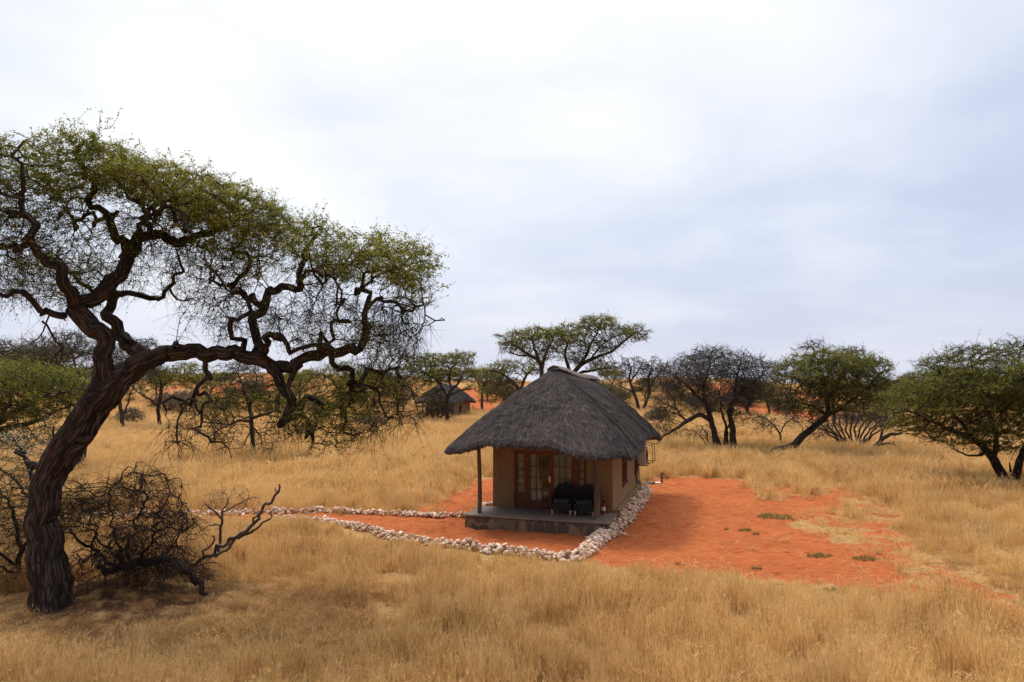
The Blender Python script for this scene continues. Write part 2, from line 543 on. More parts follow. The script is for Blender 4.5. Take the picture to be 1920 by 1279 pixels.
M = {
    'ground': mat('ground', m_ground),
    'grass': mat('dry_grass', m_grass((0.80, 0.525, 0.205), [(0.26, 0.150, 0.066), (0.55, 0.34, 0.130), (0.87, 0.63, 0.30), (0.90, 0.73, 0.45)], 0.35)),
    'green': mat('green_grass', m_leaf([(0.0, (0.13, 0.125, 0.036)), (0.5, (0.24, 0.235, 0.07)), (1.0, (0.42, 0.34, 0.13))], 0.3)),
    'bark': mat('bark', m_bark((0.038, 0.028, 0.024), (0.110, 0.073, 0.056))),
    'bark_far': mat('bark_far', m_bark((0.052, 0.042, 0.038), (0.10, 0.076, 0.064), 0.6, 0.4)),
    'bark_grey': mat('bark_grey', m_bark((0.085, 0.068, 0.058), (0.19, 0.15, 0.125), 1.0, 0.4)),
    'leaf': mat('leaf', m_leaf(LEAF_GREEN)),
    'leaf_grey': mat('leaf_grey', m_leaf(LEAF_GREY)),
    'leaf_deep': mat('leaf_deep', m_leaf(LEAF_DEEP)),
    'leaf_lime': mat('leaf_lime', m_leaf(LEAF_LIME)),
    'petal': mat('petal', m_leaf([(0.0, (0.10, 0.10, 0.05)), (0.55, (0.16, 0.15, 0.07)), (0.6, (0.62, 0.58, 0.46)), (1.0, (0.80, 0.77, 0.66))], 0.3)),
    'thatch': mat('thatch', m_thatch),
    'plaster': mat('plaster', m_plaster),
    'slate': mat('slate', m_slate),
    'paving': mat('paving', m_paving),
    'door_wood': mat('door_wood', m_wood((0.085, 0.022, 0.010), (0.20, 0.055, 0.022))),
    'pole_wood': mat('pole_wood', m_wood((0.050, 0.036, 0.026), (0.20, 0.14, 0.085), 0.85)),
    'glass': mat('glass', m_glass),
    'curtain': mat('curtain', m_curtain),
    'wicker': mat('wicker', m_wicker),
    'cushion': mat('cushion', m_plain((0.050, 0.047, 0.045), 0.9, 5, 0.3, 90, 0.3)),
    'pale_wood': mat('pale_wood', m_plain((0.62, 0.44, 0.28), 0.6, 14, 0.2)),
    'brass': mat('brass', m_plain((0.80, 0.55, 0.20), 0.25, 8, 0.1, 50, 0.05, 0.01, 0.5, 1.0)),
    'cream_metal': mat('cream_metal', m_plain((0.52, 0.46, 0.38), 0.5, 4, 0.15)),
    'dark_metal': mat('dark_metal', m_plain((0.035, 0.030, 0.028), 0.5, 8, 0.3)),
    'rust_metal': mat('rust_metal', m_plain((0.16, 0.075, 0.035), 0.8, 20, 0.4)),
    'red_paint': mat('red_paint', m_plain((0.30, 0.018, 0.014), 0.4, 5, 0.15)),
    'paper': mat('paper', m_plain((0.70, 0.68, 0.62), 0.8, 12, 0.15)),
    'black_rubber': mat('black_rubber', m_plain((0.020, 0.019, 0.019), 0.6, 10, 0.3)),
    'mortar': mat('mortar', m_plain((0.36, 0.27, 0.19), 0.95, 3, 0.25, 30, 0.5, 0.03)),
    'room': mat('room', m_plain((0.10, 0.085, 0.07), 0.9)),
    'stone': mat('stone', m_stone),
}

# ------------------------------------------------------------------ ground: one sheet to the horizon
def poly_px(pts):
    return np.array([ground_flat(x, y)[:2] for x, y in pts])


def signed_dist(P, poly):
    """positive inside the polygon, metres"""
    x, y = P[:, 0], P[:, 1]
    d = np.full(len(P), 1e9)
    inside = np.zeros(len(P), dtype=bool)
    n = len(poly)
    for i in range(n):
        a, b = poly[i], poly[(i + 1) % n]
        ab = b - a
        t_ = np.clip(((x - a[0]) * ab[0] + (y - a[1]) * ab[1]) / (ab @ ab + 1e-9), 0, 1)
        d = np.minimum(d, np.hypot(x - a[0] - t_ * ab[0], y - a[1] - t_ * ab[1]))
        c = ((a[1] > y) != (b[1] > y)) & (x < (b[0] - a[0]) * (y - a[1]) / (b[1] - a[1] + 1e-12) + a[0])
        inside ^= c
    return np.where(inside, d, -d)


SAND_POLYS = [
    poly_px([(1190, 935), (1208, 905), (1260, 893), (1330, 896), (1400, 903), (1418, 920), (1425, 938), (1500, 938), (1575, 925), (1580, 945),
             (1520, 965), (1490, 985), (1560, 1010), (1610, 1035), (1690, 1058), (1700, 1088), (1600, 1094), (1490, 1088), (1400, 1082), (1320, 1078), (1240, 1075),
             (1150, 1067), (1085, 1056), (1010, 1046), (900, 1034), (800, 1024), (740, 1014), (660, 992), (600, 981), (530, 975),
             (400, 975), (230, 979), (180, 976), (185, 970), (380, 968), (540, 963), (780, 966), (875, 967), (890, 990), (1120, 990)]),
    poly_px([(780, 955), (815, 940), (860, 922), (895, 905), (930, 895), (990, 890), (990, 960), (870, 968)]),
]
SOFT_POLYS = [poly_px([(1480, 985), (1700, 1045), (1800, 1085), (1925, 1115), (1960, 1200), (1860, 1170), (1740, 1130), (1640, 1100), (1480, 1075)]),
              poly_px([(1400, 915), (1560, 905), (1640, 930), (1720, 985), (1760, 1040), (1640, 1050), (1500, 990)])]
FAR_PATCH = [(1420, 826, 40, 6, 0.9), (1400, 823, 30, 5, 0.9), (1480, 782, 70, 12, 0.9), (900, 774, 40, 5, 0.8), (1385, 775, 40, 12, 0.6), (700, 770, 60, 5, 0.25)]
FAR_PATCH = [(ground_flat(a, b), c * abs(5 * F / (b - HORIZON)) / F, 5 * F * d / (b - HORIZON) ** 2, e) for a, b, c, d, e in FAR_PATCH]


def sandiness(P):
    x, y = P[:, 0], P[:, 1]
    s = np.full(len(P), -1.0)
    for q in SAND_POLYS:
        s = np.maximum(s, np.clip(signed_dist(P, q) / 0.55, -1, 1))
    s = s * 0.5 + 0.5
    s = s + (0.30 * snoise(x, y, 1.5, 21) + 0.22 * snoise(x, y, 0.6, 22)) * np.clip(1 - np.abs(s - 0.5) * 1.7, 0, 1)
    for q, lv in zip(SOFT_POLYS, (0.64, 0.50)):
        s = np.maximum(s, lv * np.clip(signed_dist(P, q) / 1.8 + 0.6, 0, 1) + 0.22 * snoise(x, y, 0.9, 23) * (signed_dist(P, q) > -1.0))
    for c, rx, ry, e in FAR_PATCH:
        s = np.maximum(s, e * np.exp(-(((x - c[0]) / rx) ** 2 + ((y - c[1]) / ry) ** 2) ** 2))
    t = np.clip((y - 120) / 25, 0, 1)
    slope = t * np.clip(0.30 + 0.62 * snoise(x, y, 17, 5) + 0.10 * np.exp(-((x / np.maximum(y, 1) + 0.33) / 0.16) ** 2), 0, 0.85)
    return np.maximum(s, slope)


def axis(lim_lo, lim_hi, step, far, grow=1.13):
    a = list(np.arange(lim_lo, lim_hi, step))
    s, v = step, a[-1]
    while v < far:
        s *= grow
        v += s
        a.append(v)
    s, v = step, a[0]
    lo = []
    while v > -far:
        s *= grow
        v -= s
        lo.append(v)
    return np.array(lo[::-1] + a)


gx = axis(-13, 22, 0.085, 4500, 1.035)
gy = axis(19, 36, 0.085, 4500, 1.03)
gy = gy[gy > -400]
GX, GY = np.meshgrid(gx, gy)
P2 = np.column_stack([GX.ravel(), GY.ravel()])
gz = terrain(P2[:, 0], P2[:, 1])
gs = sandiness(P2)
nx, ny = len(gx), len(gy)
idx = np.arange(nx * ny).reshape(ny, nx)
GQ = np.stack([idx[:-1, :-1], idx[:-1, 1:], idx[1:, 1:], idx[1:, :-1]], -1).reshape(-1, 4)
gm = mesh_quads('ground', np.column_stack([P2, gz]), GQ, [M['ground']])
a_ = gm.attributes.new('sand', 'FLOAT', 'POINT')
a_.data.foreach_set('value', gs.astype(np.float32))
litter_shade = 1.0 * np.exp(-(((P2[:, 0] + 8.9) / 3.4) ** 2 + ((P2[:, 1] - 15.7) / 2.3) ** 2) ** 1.5)  # painted shade and brown litter round the foot of the great acacia
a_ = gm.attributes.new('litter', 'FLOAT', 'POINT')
a_.data.foreach_set('value', litter_shade.astype(np.float32))
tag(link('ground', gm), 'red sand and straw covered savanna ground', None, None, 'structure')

# ------------------------------------------------------------------ the thatched hut
HUT_ROT = R(-17.5)
HUT_O = np.array([-0.735, 26.48, 0.0])
W, L, FLOOR, WALL_H = 4.6, 8.0, 0.46, 3.3
HU = np.array([math.cos(HUT_ROT), math.sin(HUT_ROT), 0])
HV = np.array([-math.sin(HUT_ROT), math.cos(HUT_ROT), 0])


def hut_pt(u, v, z):
    return HUT_O + HU * u + HV * v + np.array([0, 0, z])


def box_obj(name, m, parent, *a, bevel=0.0):
    return MB().box(*a, bevel=bevel).build(name, M[m], parent)


def thatch_roof(parent):
    rng = np.random.default_rng(5)
    A = np.array([2.24, 0.85, 5.68])
    B = np.array([2.95, 5.55, 5.36])
    u0, u1, v0, v1 = -1.20, W + 1.04, -2.75, L + 0.95
    # rounded plan of the eave
    pts = []
    corners = [(u0, v0, 1.15, 180), (u1, v0, 1.3, 270), (u1, v1, 1.2, 0), (u0, v1, 1.2, 90)]
    for cx, cy, r, a0 in corners:
        ox = cx + r if cx == u0 else cx - r
        oy = cy + r if cy == v0 else cy - r
        for k in range(9):
            a = R(a0 + 90 * k / 8)
            pts.append((ox + r * math.cos(a), oy + r * math.sin(a)))
    pts = np.array(pts + [pts[0]])
    sl = np.concatenate([[0], np.cumsum(np.hypot(*np.diff(pts, axis=0).T))])
    N = 420
    tt = np.linspace(0, sl[-1], N, endpoint=False)
    E_ = np.column_stack([np.interp(tt, sl, pts[:, i]) for i in (0, 1)])
    # height of the lower edge: lifted over the door and over the side, drooping at the corners
    key = [(u0, 4.0, 2.50), (u0, -0.9, 2.50), (u0 + 0.3, -2.4, 2.58), (0.1, v0, 2.82), (1.0, v0, 2.97), (2.3, v0, 2.97), (3.0, v0, 2.86), (3.9, v0, 2.66),
           (4.7, v0, 2.62), (u1 - 0.25, -2.4, 2.62), (u1, -1.4, 2.60), (u1, -0.4, 2.60), (u1, 0.6, 2.66), (u1, 1.5, 2.92), (u1, 3.5, 2.95), (u1, 5.5, 2.86), (u1, 7.0, 2.60), (u1 - 0.3, v1 - 0.3, 2.46), (2.3, v1, 2.6), (u0, v1 - 0.5, 2.5)]
    kd = np.array([[k[0], k[1]] for k in key])
    kt = np.array([tt[np.argmin(np.hypot(*(E_ - q).T))] for q in kd])
    od = np.argsort(kt)
    kz = np.array([k[2] for k in key])[od]
    kt = kt[od]
    per = sl[-1]
    Zl = np.interp(tt, np.concatenate([[kt[-1] - per], kt, [kt[0] + per]]), np.concatenate([[kz[-1]], kz, [kz[0]]]))
    ker = np.hanning(21)
    Zl = np.convolve(np.concatenate([Zl[-20:], Zl, Zl[:20]]), ker / ker.sum(), 'same')[20:-20]
    rag = 0.022 * rng.standard_normal(N) + 0.03 * np.sin(tt * 2.9) + 0.025 * np.sin(tt * 5.3 + 1)
    Zl = Zl + rag
    cen = np.array([W / 2, 3.0])
    tan = np.roll(E_, -1, 0) - np.roll(E_, 1, 0)
    out = np.column_stack([tan[:, 1], -tan[:, 0]])
    out /= np.linalg.norm(out, axis=1)[:, None]
    tk = np.clip((E_[:, 1] - 0.3) / (L - 1.4), 0, 1)
    tk = np.where(E_[:, 1] <= v0 + 0.6, 0, tk)
    RT = A + (B - A) * tk[:, None]
    RT[:, 0] += 0.20 * np.clip((E_[:, 0] - 2.24) / 2.6, -1, 1) * (1 - tk)
    rows, sv = [], []
    low = np.column_stack([E_ - out * 0.10, Zl])
    mid = np.column_stack([E_ + out * 0.03, Zl + 0.07])
    mid2 = np.column_stack([E_ - out * 0.01, Zl + 0.16])
    top = np.column_stack([E_ - out * 0.10, Zl + 0.255])
    und = low + (RT - np.array([0, 0, 0.35]) - low) * 0.85
    rows += [und, low + (und - low) * 0.04, low, mid, mid2, top]
    S = np.linspace(0, 1, 34)[1:]
    for s in S:
        p = top + (RT - top) * s
        bulge = 0.09 * math.sin(math.pi * min(1, s * 1.15)) * (1 - 0.3 * s)
        p = p + np.column_stack([out * 0.45, np.ones(N)]) * bulge
        lump = 0.05 * snoise(tt, s * 6 + 0 * tt, 0.9, 2) + 0.03 * snoise(tt, s * 7 + 0 * tt, 0.35, 4)
        p[:, 2] += lump * (1 - s) ** 0.3 * math.sin(math.pi * min(0.97, s + 0.08))
        rows.append(p)
    G = np.array(rows)                                         # rows, N, 3
    nr = len(G)
    V = G.reshape(-1, 3)
    ii = np.arange(nr * N).reshape(nr, N)
    nx_ = np.roll(ii, -1, 1)
    Q = np.stack([ii[:-1], nx_[:-1], nx_[1:], ii[1:]], -1).reshape(-1, 4)
    slope = np.concatenate([[0, 0, 0, 0.05, 0.15, 0.25], 0.25 + S * 4.6])
    bark = np.column_stack([np.tile(tt, nr), np.repeat(slope, N), np.zeros(nr * N)])
    tint = 0.5 + 0.10 * snoise(bark[:, 0], bark[:, 1], 0.8, 7)
    # straws lying on the slope, with a ragged fringe along the eave
    n = 80000
    si = 5 + (nr - 6) * (1 - np.sqrt(rng.random(n) * 0.985 + 0.015))
    si[:7000] = rng.uniform(2.4, 6.2, 7000)
    ti = rng.random(n) * N

    def surf(a, b):
        a = np.clip(a, 0, nr - 1.001)
        a0 = a.astype(int)
        b0 = np.floor(b).astype(int) % N
        b1 = (b0 + 1) % N
        fa, fb = (a - a0)[:, None], (b - np.floor(b))[:, None]
        return (G[a0, b0] * (1 - fb) + G[a0, b1] * fb) * (1 - fa) + (G[a0 + 1, b0] * (1 - fb) + G[a0 + 1, b1] * fb) * fa
    p = surf(si, ti)
    up = surf(np.minimum(si + 0.8, nr - 1.01), ti) - p
    up /= np.linalg.norm(up, axis=1)[:, None] + 1e-9
    sd_ = surf(si, ti + 0.6) - p
    sd_ /= np.linalg.norm(sd_, axis=1)[:, None] + 1e-9
    nr_ = np.cross(sd_, up)
    nr_[nr_[:, 2] < 0] *= -1
    patch = 0.55 * snoise(tt[(ti.astype(int)) % N], si * 0.14, 0.5, 9)
    dirn = up + sd_ * (rng.normal(0, 0.22, n) + patch * 0.35)[:, None]
    dirn /= np.linalg.norm(dirn, axis=1)[:, None]
    ln = rng.uniform(0.10, 0.25, n)[:, None]
    wd = rng.uniform(0.005, 0.011, n)[:, None]
    lift = (np.abs(rng.normal(0, 0.012, n)) + 0.004)[:, None]
    b_ = p + nr_ * lift - dirn * ln * 0.5
    t_ = p + nr_ * 0.004 + dirn * ln * 0.5
    sdv = np.cross(dirn, nr_) * wd
    SV = np.stack([b_ - sdv, b_ + sdv, t_ + sdv * 0.6, t_ - sdv * 0.6], 1).reshape(-1, 3)
    SQ = np.arange(n * 4).reshape(n, 4) + len(V)
    st = np.repeat(rng.beta(1.1, 1.5, n) * 1.5 - 0.1 + 0.2 * patch, 4)
    sb = np.column_stack([np.repeat(tt[ti.astype(int) % N], 4), np.repeat(si * 0.14, 4), np.zeros(4 * n)])
    me = mesh_quads('roof', np.vstack([V, SV]), np.vstack([Q, SQ]), [M['thatch']], None, np.concatenate([tint, st]), {'bark': np.vstack([bark, sb])})
    roof = link('roof', me, parent)
    # ridge cap: a thick roll of paler thatch laid over the ridge
    K, C = 60, 18
    cv, cb, ct = [], [], []
    for i in range(K):
        f = i / (K - 1)
        c = A + (B - A) * (-0.015 + 1.06 * f)
        c[2] += 0.10 + 0.05 * math.sin(f * 9) * 0.6 + 0.0 * math.exp(-((f - 0.03) / 0.12) ** 2) - 0.06 * f
        wdt = 0.36 * (1 - 0.45 * f) * (0.65 if i in (0, K - 1) else 1)
        for j in range(C):
            a = math.pi * 2 * j / C
            sx, sz = math.cos(a) * wdt, math.sin(a) * 0.085
            sz -= (0.35 + 0.27 * min(1, f * 4)) * abs(sx) * (1 if f < 0.9 else 0.8)
            rr = 1 + 0.06 * math.sin(f * 60 + 3 * a) + random.uniform(-0.04, 0.04)
            cv.append((c[0] + sx * rr, c[1] - 0.15 * sx, c[2] + sz * rr))
            cb.append((f * 5, a, 0))
            ct.append(1.75 + random.uniform(-0.15, 0.15))
    ci = np.arange(K * C).reshape(K, C)
    cn = np.roll(ci, -1, 1)
    CQ = np.stack([ci[:-1], cn[:-1], cn[1:], ci[1:]], -1).reshape(-1, 4)
    endq = [[ci[e][0], ci[e][1 + k], ci[e][2 + k], ci[e][3 + k]] for e in (0, K - 1) for k in range(0, C - 3, 2)]
    link('ridge_cap', mesh_quads('ridge_cap', np.array(cv), np.vstack([CQ, np.array(endq)]), [M['thatch']], None, ct, {'bark': np.array(cb)}), roof)
    return roof


def glazed(name, parent, u0, u1, z0, z1, cols, rows, stile, bottom, v=0.06, wood='door_wood', panel=0.0):
    """a glazed leaf: stiles, rails, glazing bars, and a pane as sub-part"""
    b = MB()
    b.box(u0, u0 + stile, v, v + 0.05, z0, z1)
    b.box(u1 - stile, u1, v, v + 0.05, z0, z1)
    b.box(u0 + stile, u1 - stile, v + 0.002, v + 0.048, z1 - 0.09, z1)
    b.box(u0 + stile, u1 - stile, v + 0.002, v + 0.048, z0, z0 + bottom)
    if panel:
        for k in range(4):
            x = u0 + stile + (u1 - u0 - 2 * stile) * (k + 0.5) / 4
            b.box(x - 0.028, x + 0.028, v - 0.006, v + 0.001, z0 + 0.06, z0 + bottom - 0.05, 0.004)
    gx0, gx1, gz0, gz1 = u0 + stile, u1 - stile, z0 + bottom, z1 - 0.09
    for k in range(1, cols):
        x = gx0 + (gx1 - gx0) * k / cols
        b.box(x - 0.014, x + 0.014, v + 0.006, v + 0.044, gz0, gz1)
    for k in range(1, rows):
        z = gz0 + (gz1 - gz0) * k / rows
        b.box(gx0, gx1, v + 0.009, v + 0.041, z - 0.014, z + 0.014)
    o = b.build(name, M[wood], parent)
    MB().box(gx0 - 0.005, gx1 + 0.005, v + 0.022, v + 0.027, gz0 - 0.005, gz1 + 0.005).build('pane', M['glass'], o)
    return o


def pole(parent, u, v, h, r, lean=0.0):
    K, C = 26, 12
    rg = random.Random(int(u * 100) + 3)
    vv, q, bb = [], [], []
    for i in range(K):
        f = i / (K - 1)
        z = FLOOR + (h - FLOOR) * f
        cx, cy = u + 0.02 * math.sin(f * 5) + lean * f, v + 0.015 * math.sin(f * 4 + 1)
        for j in range(C):
            a = 2 * math.pi * j / C
            rr = r * (1.08 - 0.18 * f) * (1 + 0.06 * math.sin(3 * a + f * 9) + rg.uniform(-0.04, 0.04))
            vv.append((cx + rr * math.cos(a), cy + rr * math.sin(a), z))
    ci = np.arange(K * C).reshape(K, C)
    cn = np.roll(ci, -1, 1)
    q = np.stack([ci[:-1], cn[:-1], cn[1:], ci[1:]], -1).reshape(-1, 4)
    return link('post', mesh_quads('post', np.array(vv), q, [M['pole_wood']]), parent)


def build_hut():
    t = thing('thatched_hut', 'large thatched hut with stone veranda, standing on open red sand', 'hut', HUT_O, HUT_ROT)
    # walls
    b = MB()
    TH = 0.22
    DU0, DU1, DZ = 0.86, 3.64, 2.62
    b.box(0, DU0, 0, TH, 0, WALL_H, 0.012)
    b.box(DU1, W, 0, TH, 0, WALL_H, 0.012)
    b.box(DU0, DU1, 0.003, TH - 0.003, DZ, WALL_H)
    b.box(DU0, DU1, 0.003, TH - 0.003, 0, FLOOR - 0.006)
    b.box(0.002, TH, TH, L - TH, 0, WALL_H)
    b.box(0, W, L - TH, L, 0, WALL_H, 0.012)
    SV0, SV1, SZ0, SZ1 = 2.35, 3.75, 1.13, 2.25
    b.box(W - TH, W - 0.002, TH, SV0, 0, WALL_H)
    b.box(W - TH, W - 0.002, SV1, L - TH, 0, WALL_H)
    b.box(W - TH, W - 0.002, SV0, SV1, 0, SZ0)
    b.box(W - TH, W - 0.002, SV0, SV1, SZ1, WALL_H)
    b.build('wall', M['plaster'], t, True)
    MB().box(W - 0.002, W + 0.11, 0.30, L + 0.02, 0.0, 0.50, 0.03).build('plinth', M['plaster'], t)
    MB().box(TH, W - TH, TH, L - TH, FLOOR - 0.03, FLOOR).build('floor', M['paving'], t)
    MB().box(TH + 0.4, W - TH - 0.002, 5.2, 5.26, FLOOR, WALL_H).build('partition', M['room'], t)
    # veranda platform: crazy-stone face under a paved top
    pl = MB().box(-0.40, 4.74, -1.88, -0.002, -0.15, FLOOR - 0.06, 0.012).build('platform', M['slate'], t)
    MB().box(-0.44, 4.78, -1.92, -0.004, FLOOR - 0.06, FLOOR, 0.015).build('paving', M['paving'], pl)
    MB().box(W + 0.004, W + 0.26, -0.002 + 0.006, 0.28, 0.30, 0.56, 0.02).build('step', M['plaster'], t)
    # doors
    f = MB()
    for x0, x1 in ((DU0, 0.93), (1.25, 1.38), (3.17, 3.33), (3.57, DU1)):
        f.box(x0, x1, 0.05, 0.14, FLOOR, DZ)
    f.box(0.93, 1.25, 0.052, 0.138, DZ - 0.07, DZ)
    f.box(1.38, 3.17, 0.052, 0.138, DZ - 0.07, DZ)
    f.box(3.33, 3.57, 0.052, 0.138, DZ - 0.07, DZ)
    f.build('door_frame', M['door_wood'], t)
    glazed('side_window', t, 0.932, 1.248, FLOOR + 0.01, DZ - 0.072, 1, 5, 0.035, 0.56, 0.065, panel=1)
    glazed('side_window', t, 3.332, 3.568, FLOOR + 0.01, DZ - 0.072, 1, 5, 0.03, 0.56, 0.065)
    d1 = glazed('door', t, 1.382, 2.27, FLOOR + 0.012, DZ - 0.072, 3, 4, 0.085, 0.26, 0.07)
    glazed('door', t, 2.276, 3.168, FLOOR + 0.012, DZ - 0.072, 3, 4, 0.10, 0.26, 0.07)
    h = MB()
    h.box(2.212, 2.258, 0.055, 0.069, 1.44, 1.66, 0.004)
    h.cyl((2.235, 0.055, 1.58), (2.235, 0.015, 1.58), 0.011)
    h.box(2.16, 2.245, 0.006, 0.024, 1.568, 1.592, 0.005)
    h.build('handle', M['brass'], d1, True)
    # side window with bars
    s = MB()
    s.box(W - 0.10, W - 0.04, SV0, SV0 + 0.06, SZ0, SZ1)
    s.box(W - 0.10, W - 0.04, SV1 - 0.06, SV1, SZ0, SZ1)
    s.box(W - 0.098, W - 0.042, SV0 + 0.06, SV1 - 0.06, SZ1 - 0.06, SZ1)
    s.box(W - 0.098, W - 0.042, SV0 + 0.06, SV1 - 0.06, SZ0, SZ0 + 0.06)
    for k in range(1, 4):
        y = SV0 + 0.06 + (SV1 - SV0 - 0.12) * k / 4
        s.box(W - 0.09, W - 0.045, y - 0.018, y + 0.018, SZ0 + 0.06, SZ1 - 0.06)
    for k in range(1, 4):
        z = SZ0 + 0.06 + (SZ1 - SZ0 - 0.12) * k / 4
        s.box(W - 0.086, W - 0.05, SV0 + 0.06, SV1 - 0.06, z - 0.014, z + 0.014)
    wn = s.build('window', M['door_wood'], t)
    MB().box(W - 0.07, W - 0.065, SV0 + 0.05, SV1 - 0.05, SZ0 + 0.05, SZ1 - 0.05).build('pane', M['glass'], wn)
    MB().box(W - 0.06, W + 0.07, SV0 - 0.05, SV1 + 0.05, SZ0 - 0.07, SZ0 - 0.002, 0.008).build('sill', M['door_wood'], wn)
    g = MB()
    for k in range(6):
        y = SV0 + 0.08 + (SV1 - SV0 - 0.16) * k / 5
        g.cyl((W + 0.012, y, SZ0), (W + 0.012, y, SZ1), 0.009, n=6)
    for z in (SZ0 + 0.2, SZ1 - 0.25):
        g.box(W + 0.004, W + 0.008, SV0, SV1, z - 0.012, z + 0.012)
    g.build('burglar_bars', M['dark_metal'], wn)
    pole(t, 0.0, -1.50, 3.05, 0.075)
    p2 = pole(t, 4.22, -1.18, 2.95, 0.10)
    MB().box(4.30, 4.37, -1.16, -1.08, 1.30, 1.50, 0.01).build('fitting', M['black_rubber'], p2)
    # ring beam carried by the posts
    MB().cyl((-0.9, -1.50, 3.02), (4.22, -1.50 + 0.0, 3.02), 0.07).cyl((4.22, -1.6, 2.95), (4.22, -0.002, 3.20), 0.06).cyl((0, -1.6, 3.0), (0.0, -0.002, 3.25), 0.06).build('beam', M['pole_wood'], t, True)
    thatch_roof(t)
    return t


def copy_tree(o, parent=None):
    c = o.copy()
    COL.objects.link(c)
    if parent is not None:
        c.parent = parent
    for ch in list(o.children):
        copy_tree(ch, c)
    return c


hut = build_hut()
far = copy_tree(hut)
fp = ground(793, 787)
far.location = (fp[0] + 0.2, fp[1] + 2.0, fp[2] - 0.1)
far['label'] = 'distant thatched hut half hidden behind a green acacia'
far.rotation_euler = (0, 0, R(-15))


def curtain(u0, u1, label, v=0.20, flare=0.0):
    n, rows = 60, 10
    vv = []
    for k in range(rows):
        z = FLOOR + 0.06 + (2.5 - FLOOR - 0.06) * k / (rows - 1)
        for i in range(n):
            f = i / (n - 1)
            x = u0 + (u1 - u0 + flare * (1 - k / (rows - 1)) ** 2) * f
            vv.append(hut_pt(x, v + 0.022 * math.sin(f * (u1 - u0) * 62 + 0.4 * math.sin(k)) + 0.012 * math.sin(f * 17), z))
    ii = np.arange(n * rows).reshape(rows, n)
    q = np.stack([ii[:-1, :-1], ii[:-1, 1:], ii[1:, 1:], ii[1:, :-1]], -1).reshape(-1, 4)
    o = link('curtain', mesh_quads('curtain', np.array(vv), q, [M['curtain']]))
    return tag(o, label, 'curtain')


curtain(0.90, 1.25, 'narrow pale curtain behind the left sidelight of the hut')
curtain(1.40, 1.76, 'pale curtain drawn aside in the left glazed door, dark gap beside it', 0.21, 0.18)
curtain(2.30, 3.20, 'wide pale striped curtain closing the right glazed door', 0.20)
curtain(3.30, 3.60, 'narrow pale curtain behind the right sidelight, above the chairs', 0.21)


def tub_chair(u, v, rz, label):
    p = hut_pt(u, v, FLOOR)
    t = thing('tub_chair', label, 'chair', p, HUT_ROT + rz, 'wicker tub chairs on the veranda')
    Wd, D = 0.40, 0.38
    legs = ((-0.33, -0.30), (0.33, -0.30), (-0.28, 0.28), (0.28, 0.28))
    for x, y in legs:
        MB().cyl((x, y, 0), (x, y, 0.17), 0.022, 0.032, 10).build('leg', M['pale_wood'], t, True)
    # woven skirt box with rounded corners
    MB().box(-0.385, 0.385, -0.35, 0.33, 0.15, 0.40, 0.05).build('seat', M['wicker'], t, True)
    MB().box(-0.29, 0.29, -0.345, 0.22, 0.40, 0.53, 0.045).build('cushion', M['cushion'], t, True)
    # the back wraps round from one arm to the other, its top an arch
    vv, n, thick = [], 40, 0.055
    prof = []
    for i in range(n):
        a = -0.15 + (math.pi + 0.30) * i / (n - 1)
        x, y = math.cos(a), math.sin(a)
        px = 0.40 * np.sign(x) * abs(x) ** 0.55
        py = -0.02 + 0.36 * np.sign(y) * abs(y) ** 0.75 if y > 0 else -0.02 + 1.9 * y
        f = max(0.0, math.sin(min(max(a, 0), math.pi)))
        z = 0.60 + 0.42 * (f ** 0.85)
        prof.append((px, py, z))
    pr = np.array(prof)
    tn = np.gradient(pr[:, :2], axis=0)
    nn = np.column_stack([tn[:, 1], -tn[:, 0]])
    nn /= np.linalg.norm(nn, axis=1)[:, None]
    ring = []
    for (x, y, z), (ax, ay) in zip(pr, nn):
        ring.append([(x, y, 0.38), (x, y, z - 0.03), (x - ax * thick * 0.5, y - ay * thick * 0.5, z), (x - ax * thick, y - ay * thick, z - 0.03), (x - ax * thick, y - ay * thick, 0.38)])
    V = np.array(ring).reshape(-1, 3)
    ii = np.arange(n * 5).reshape(n, 5)
    q = np.stack([ii[:-1, :-1], ii[1:, :-1], ii[1:, 1:], ii[:-1, 1:]], -1).reshape(-1, 4)
    caps = np.array([[ii[e][0], ii[e][1], ii[e][3], ii[e][4]] for e in (0, n - 1)])
    link('backrest', mesh_quads('backrest', V, np.vstack([q, caps]), [M['wicker']]), t)
    return t


tub_chair(2.90, -0.62, R(0), 'black wicker tub chair in front of the glazed door, left of its twin')
tub_chair(3.76, -0.64, R(-4), 'black wicker tub chair half behind the veranda post')

fx = hut_pt(4.33, -0.42, FLOOR)
fe = thing('fire_extinguisher', 'small red fire extinguisher standing by the veranda wall corner', 'extinguisher', fx, HUT_ROT)
MB().cyl((0, 0, 0), (0, 0, 0.36), 0.075, n=18).sphere((0, 0, 0.36), 0.075, sz=0.7).build('body', M['red_paint'], fe, True)
MB().cyl((0, 0, 0.40), (0, 0, 0.46), 0.022).box(-0.02, 0.10, -0.012, 0.012, 0.46, 0.475).box(-0.02, 0.09, -0.012, 0.012, 0.495, 0.508).build('valve', M['dark_metal'], fe)
MB().tube([(0.02, 0, 0.44), (0.09, 0, 0.42), (0.11, 0, 0.30), (0.10, 0, 0.12)], 0.012).build('hose', M['black_rubber'], fe)
lb = MB()
lb.cyl((0, 0, 0.14), (0, 0, 0.27), 0.0765, n=18, caps=False)
lb.build('label', M['paper'], fe, True)

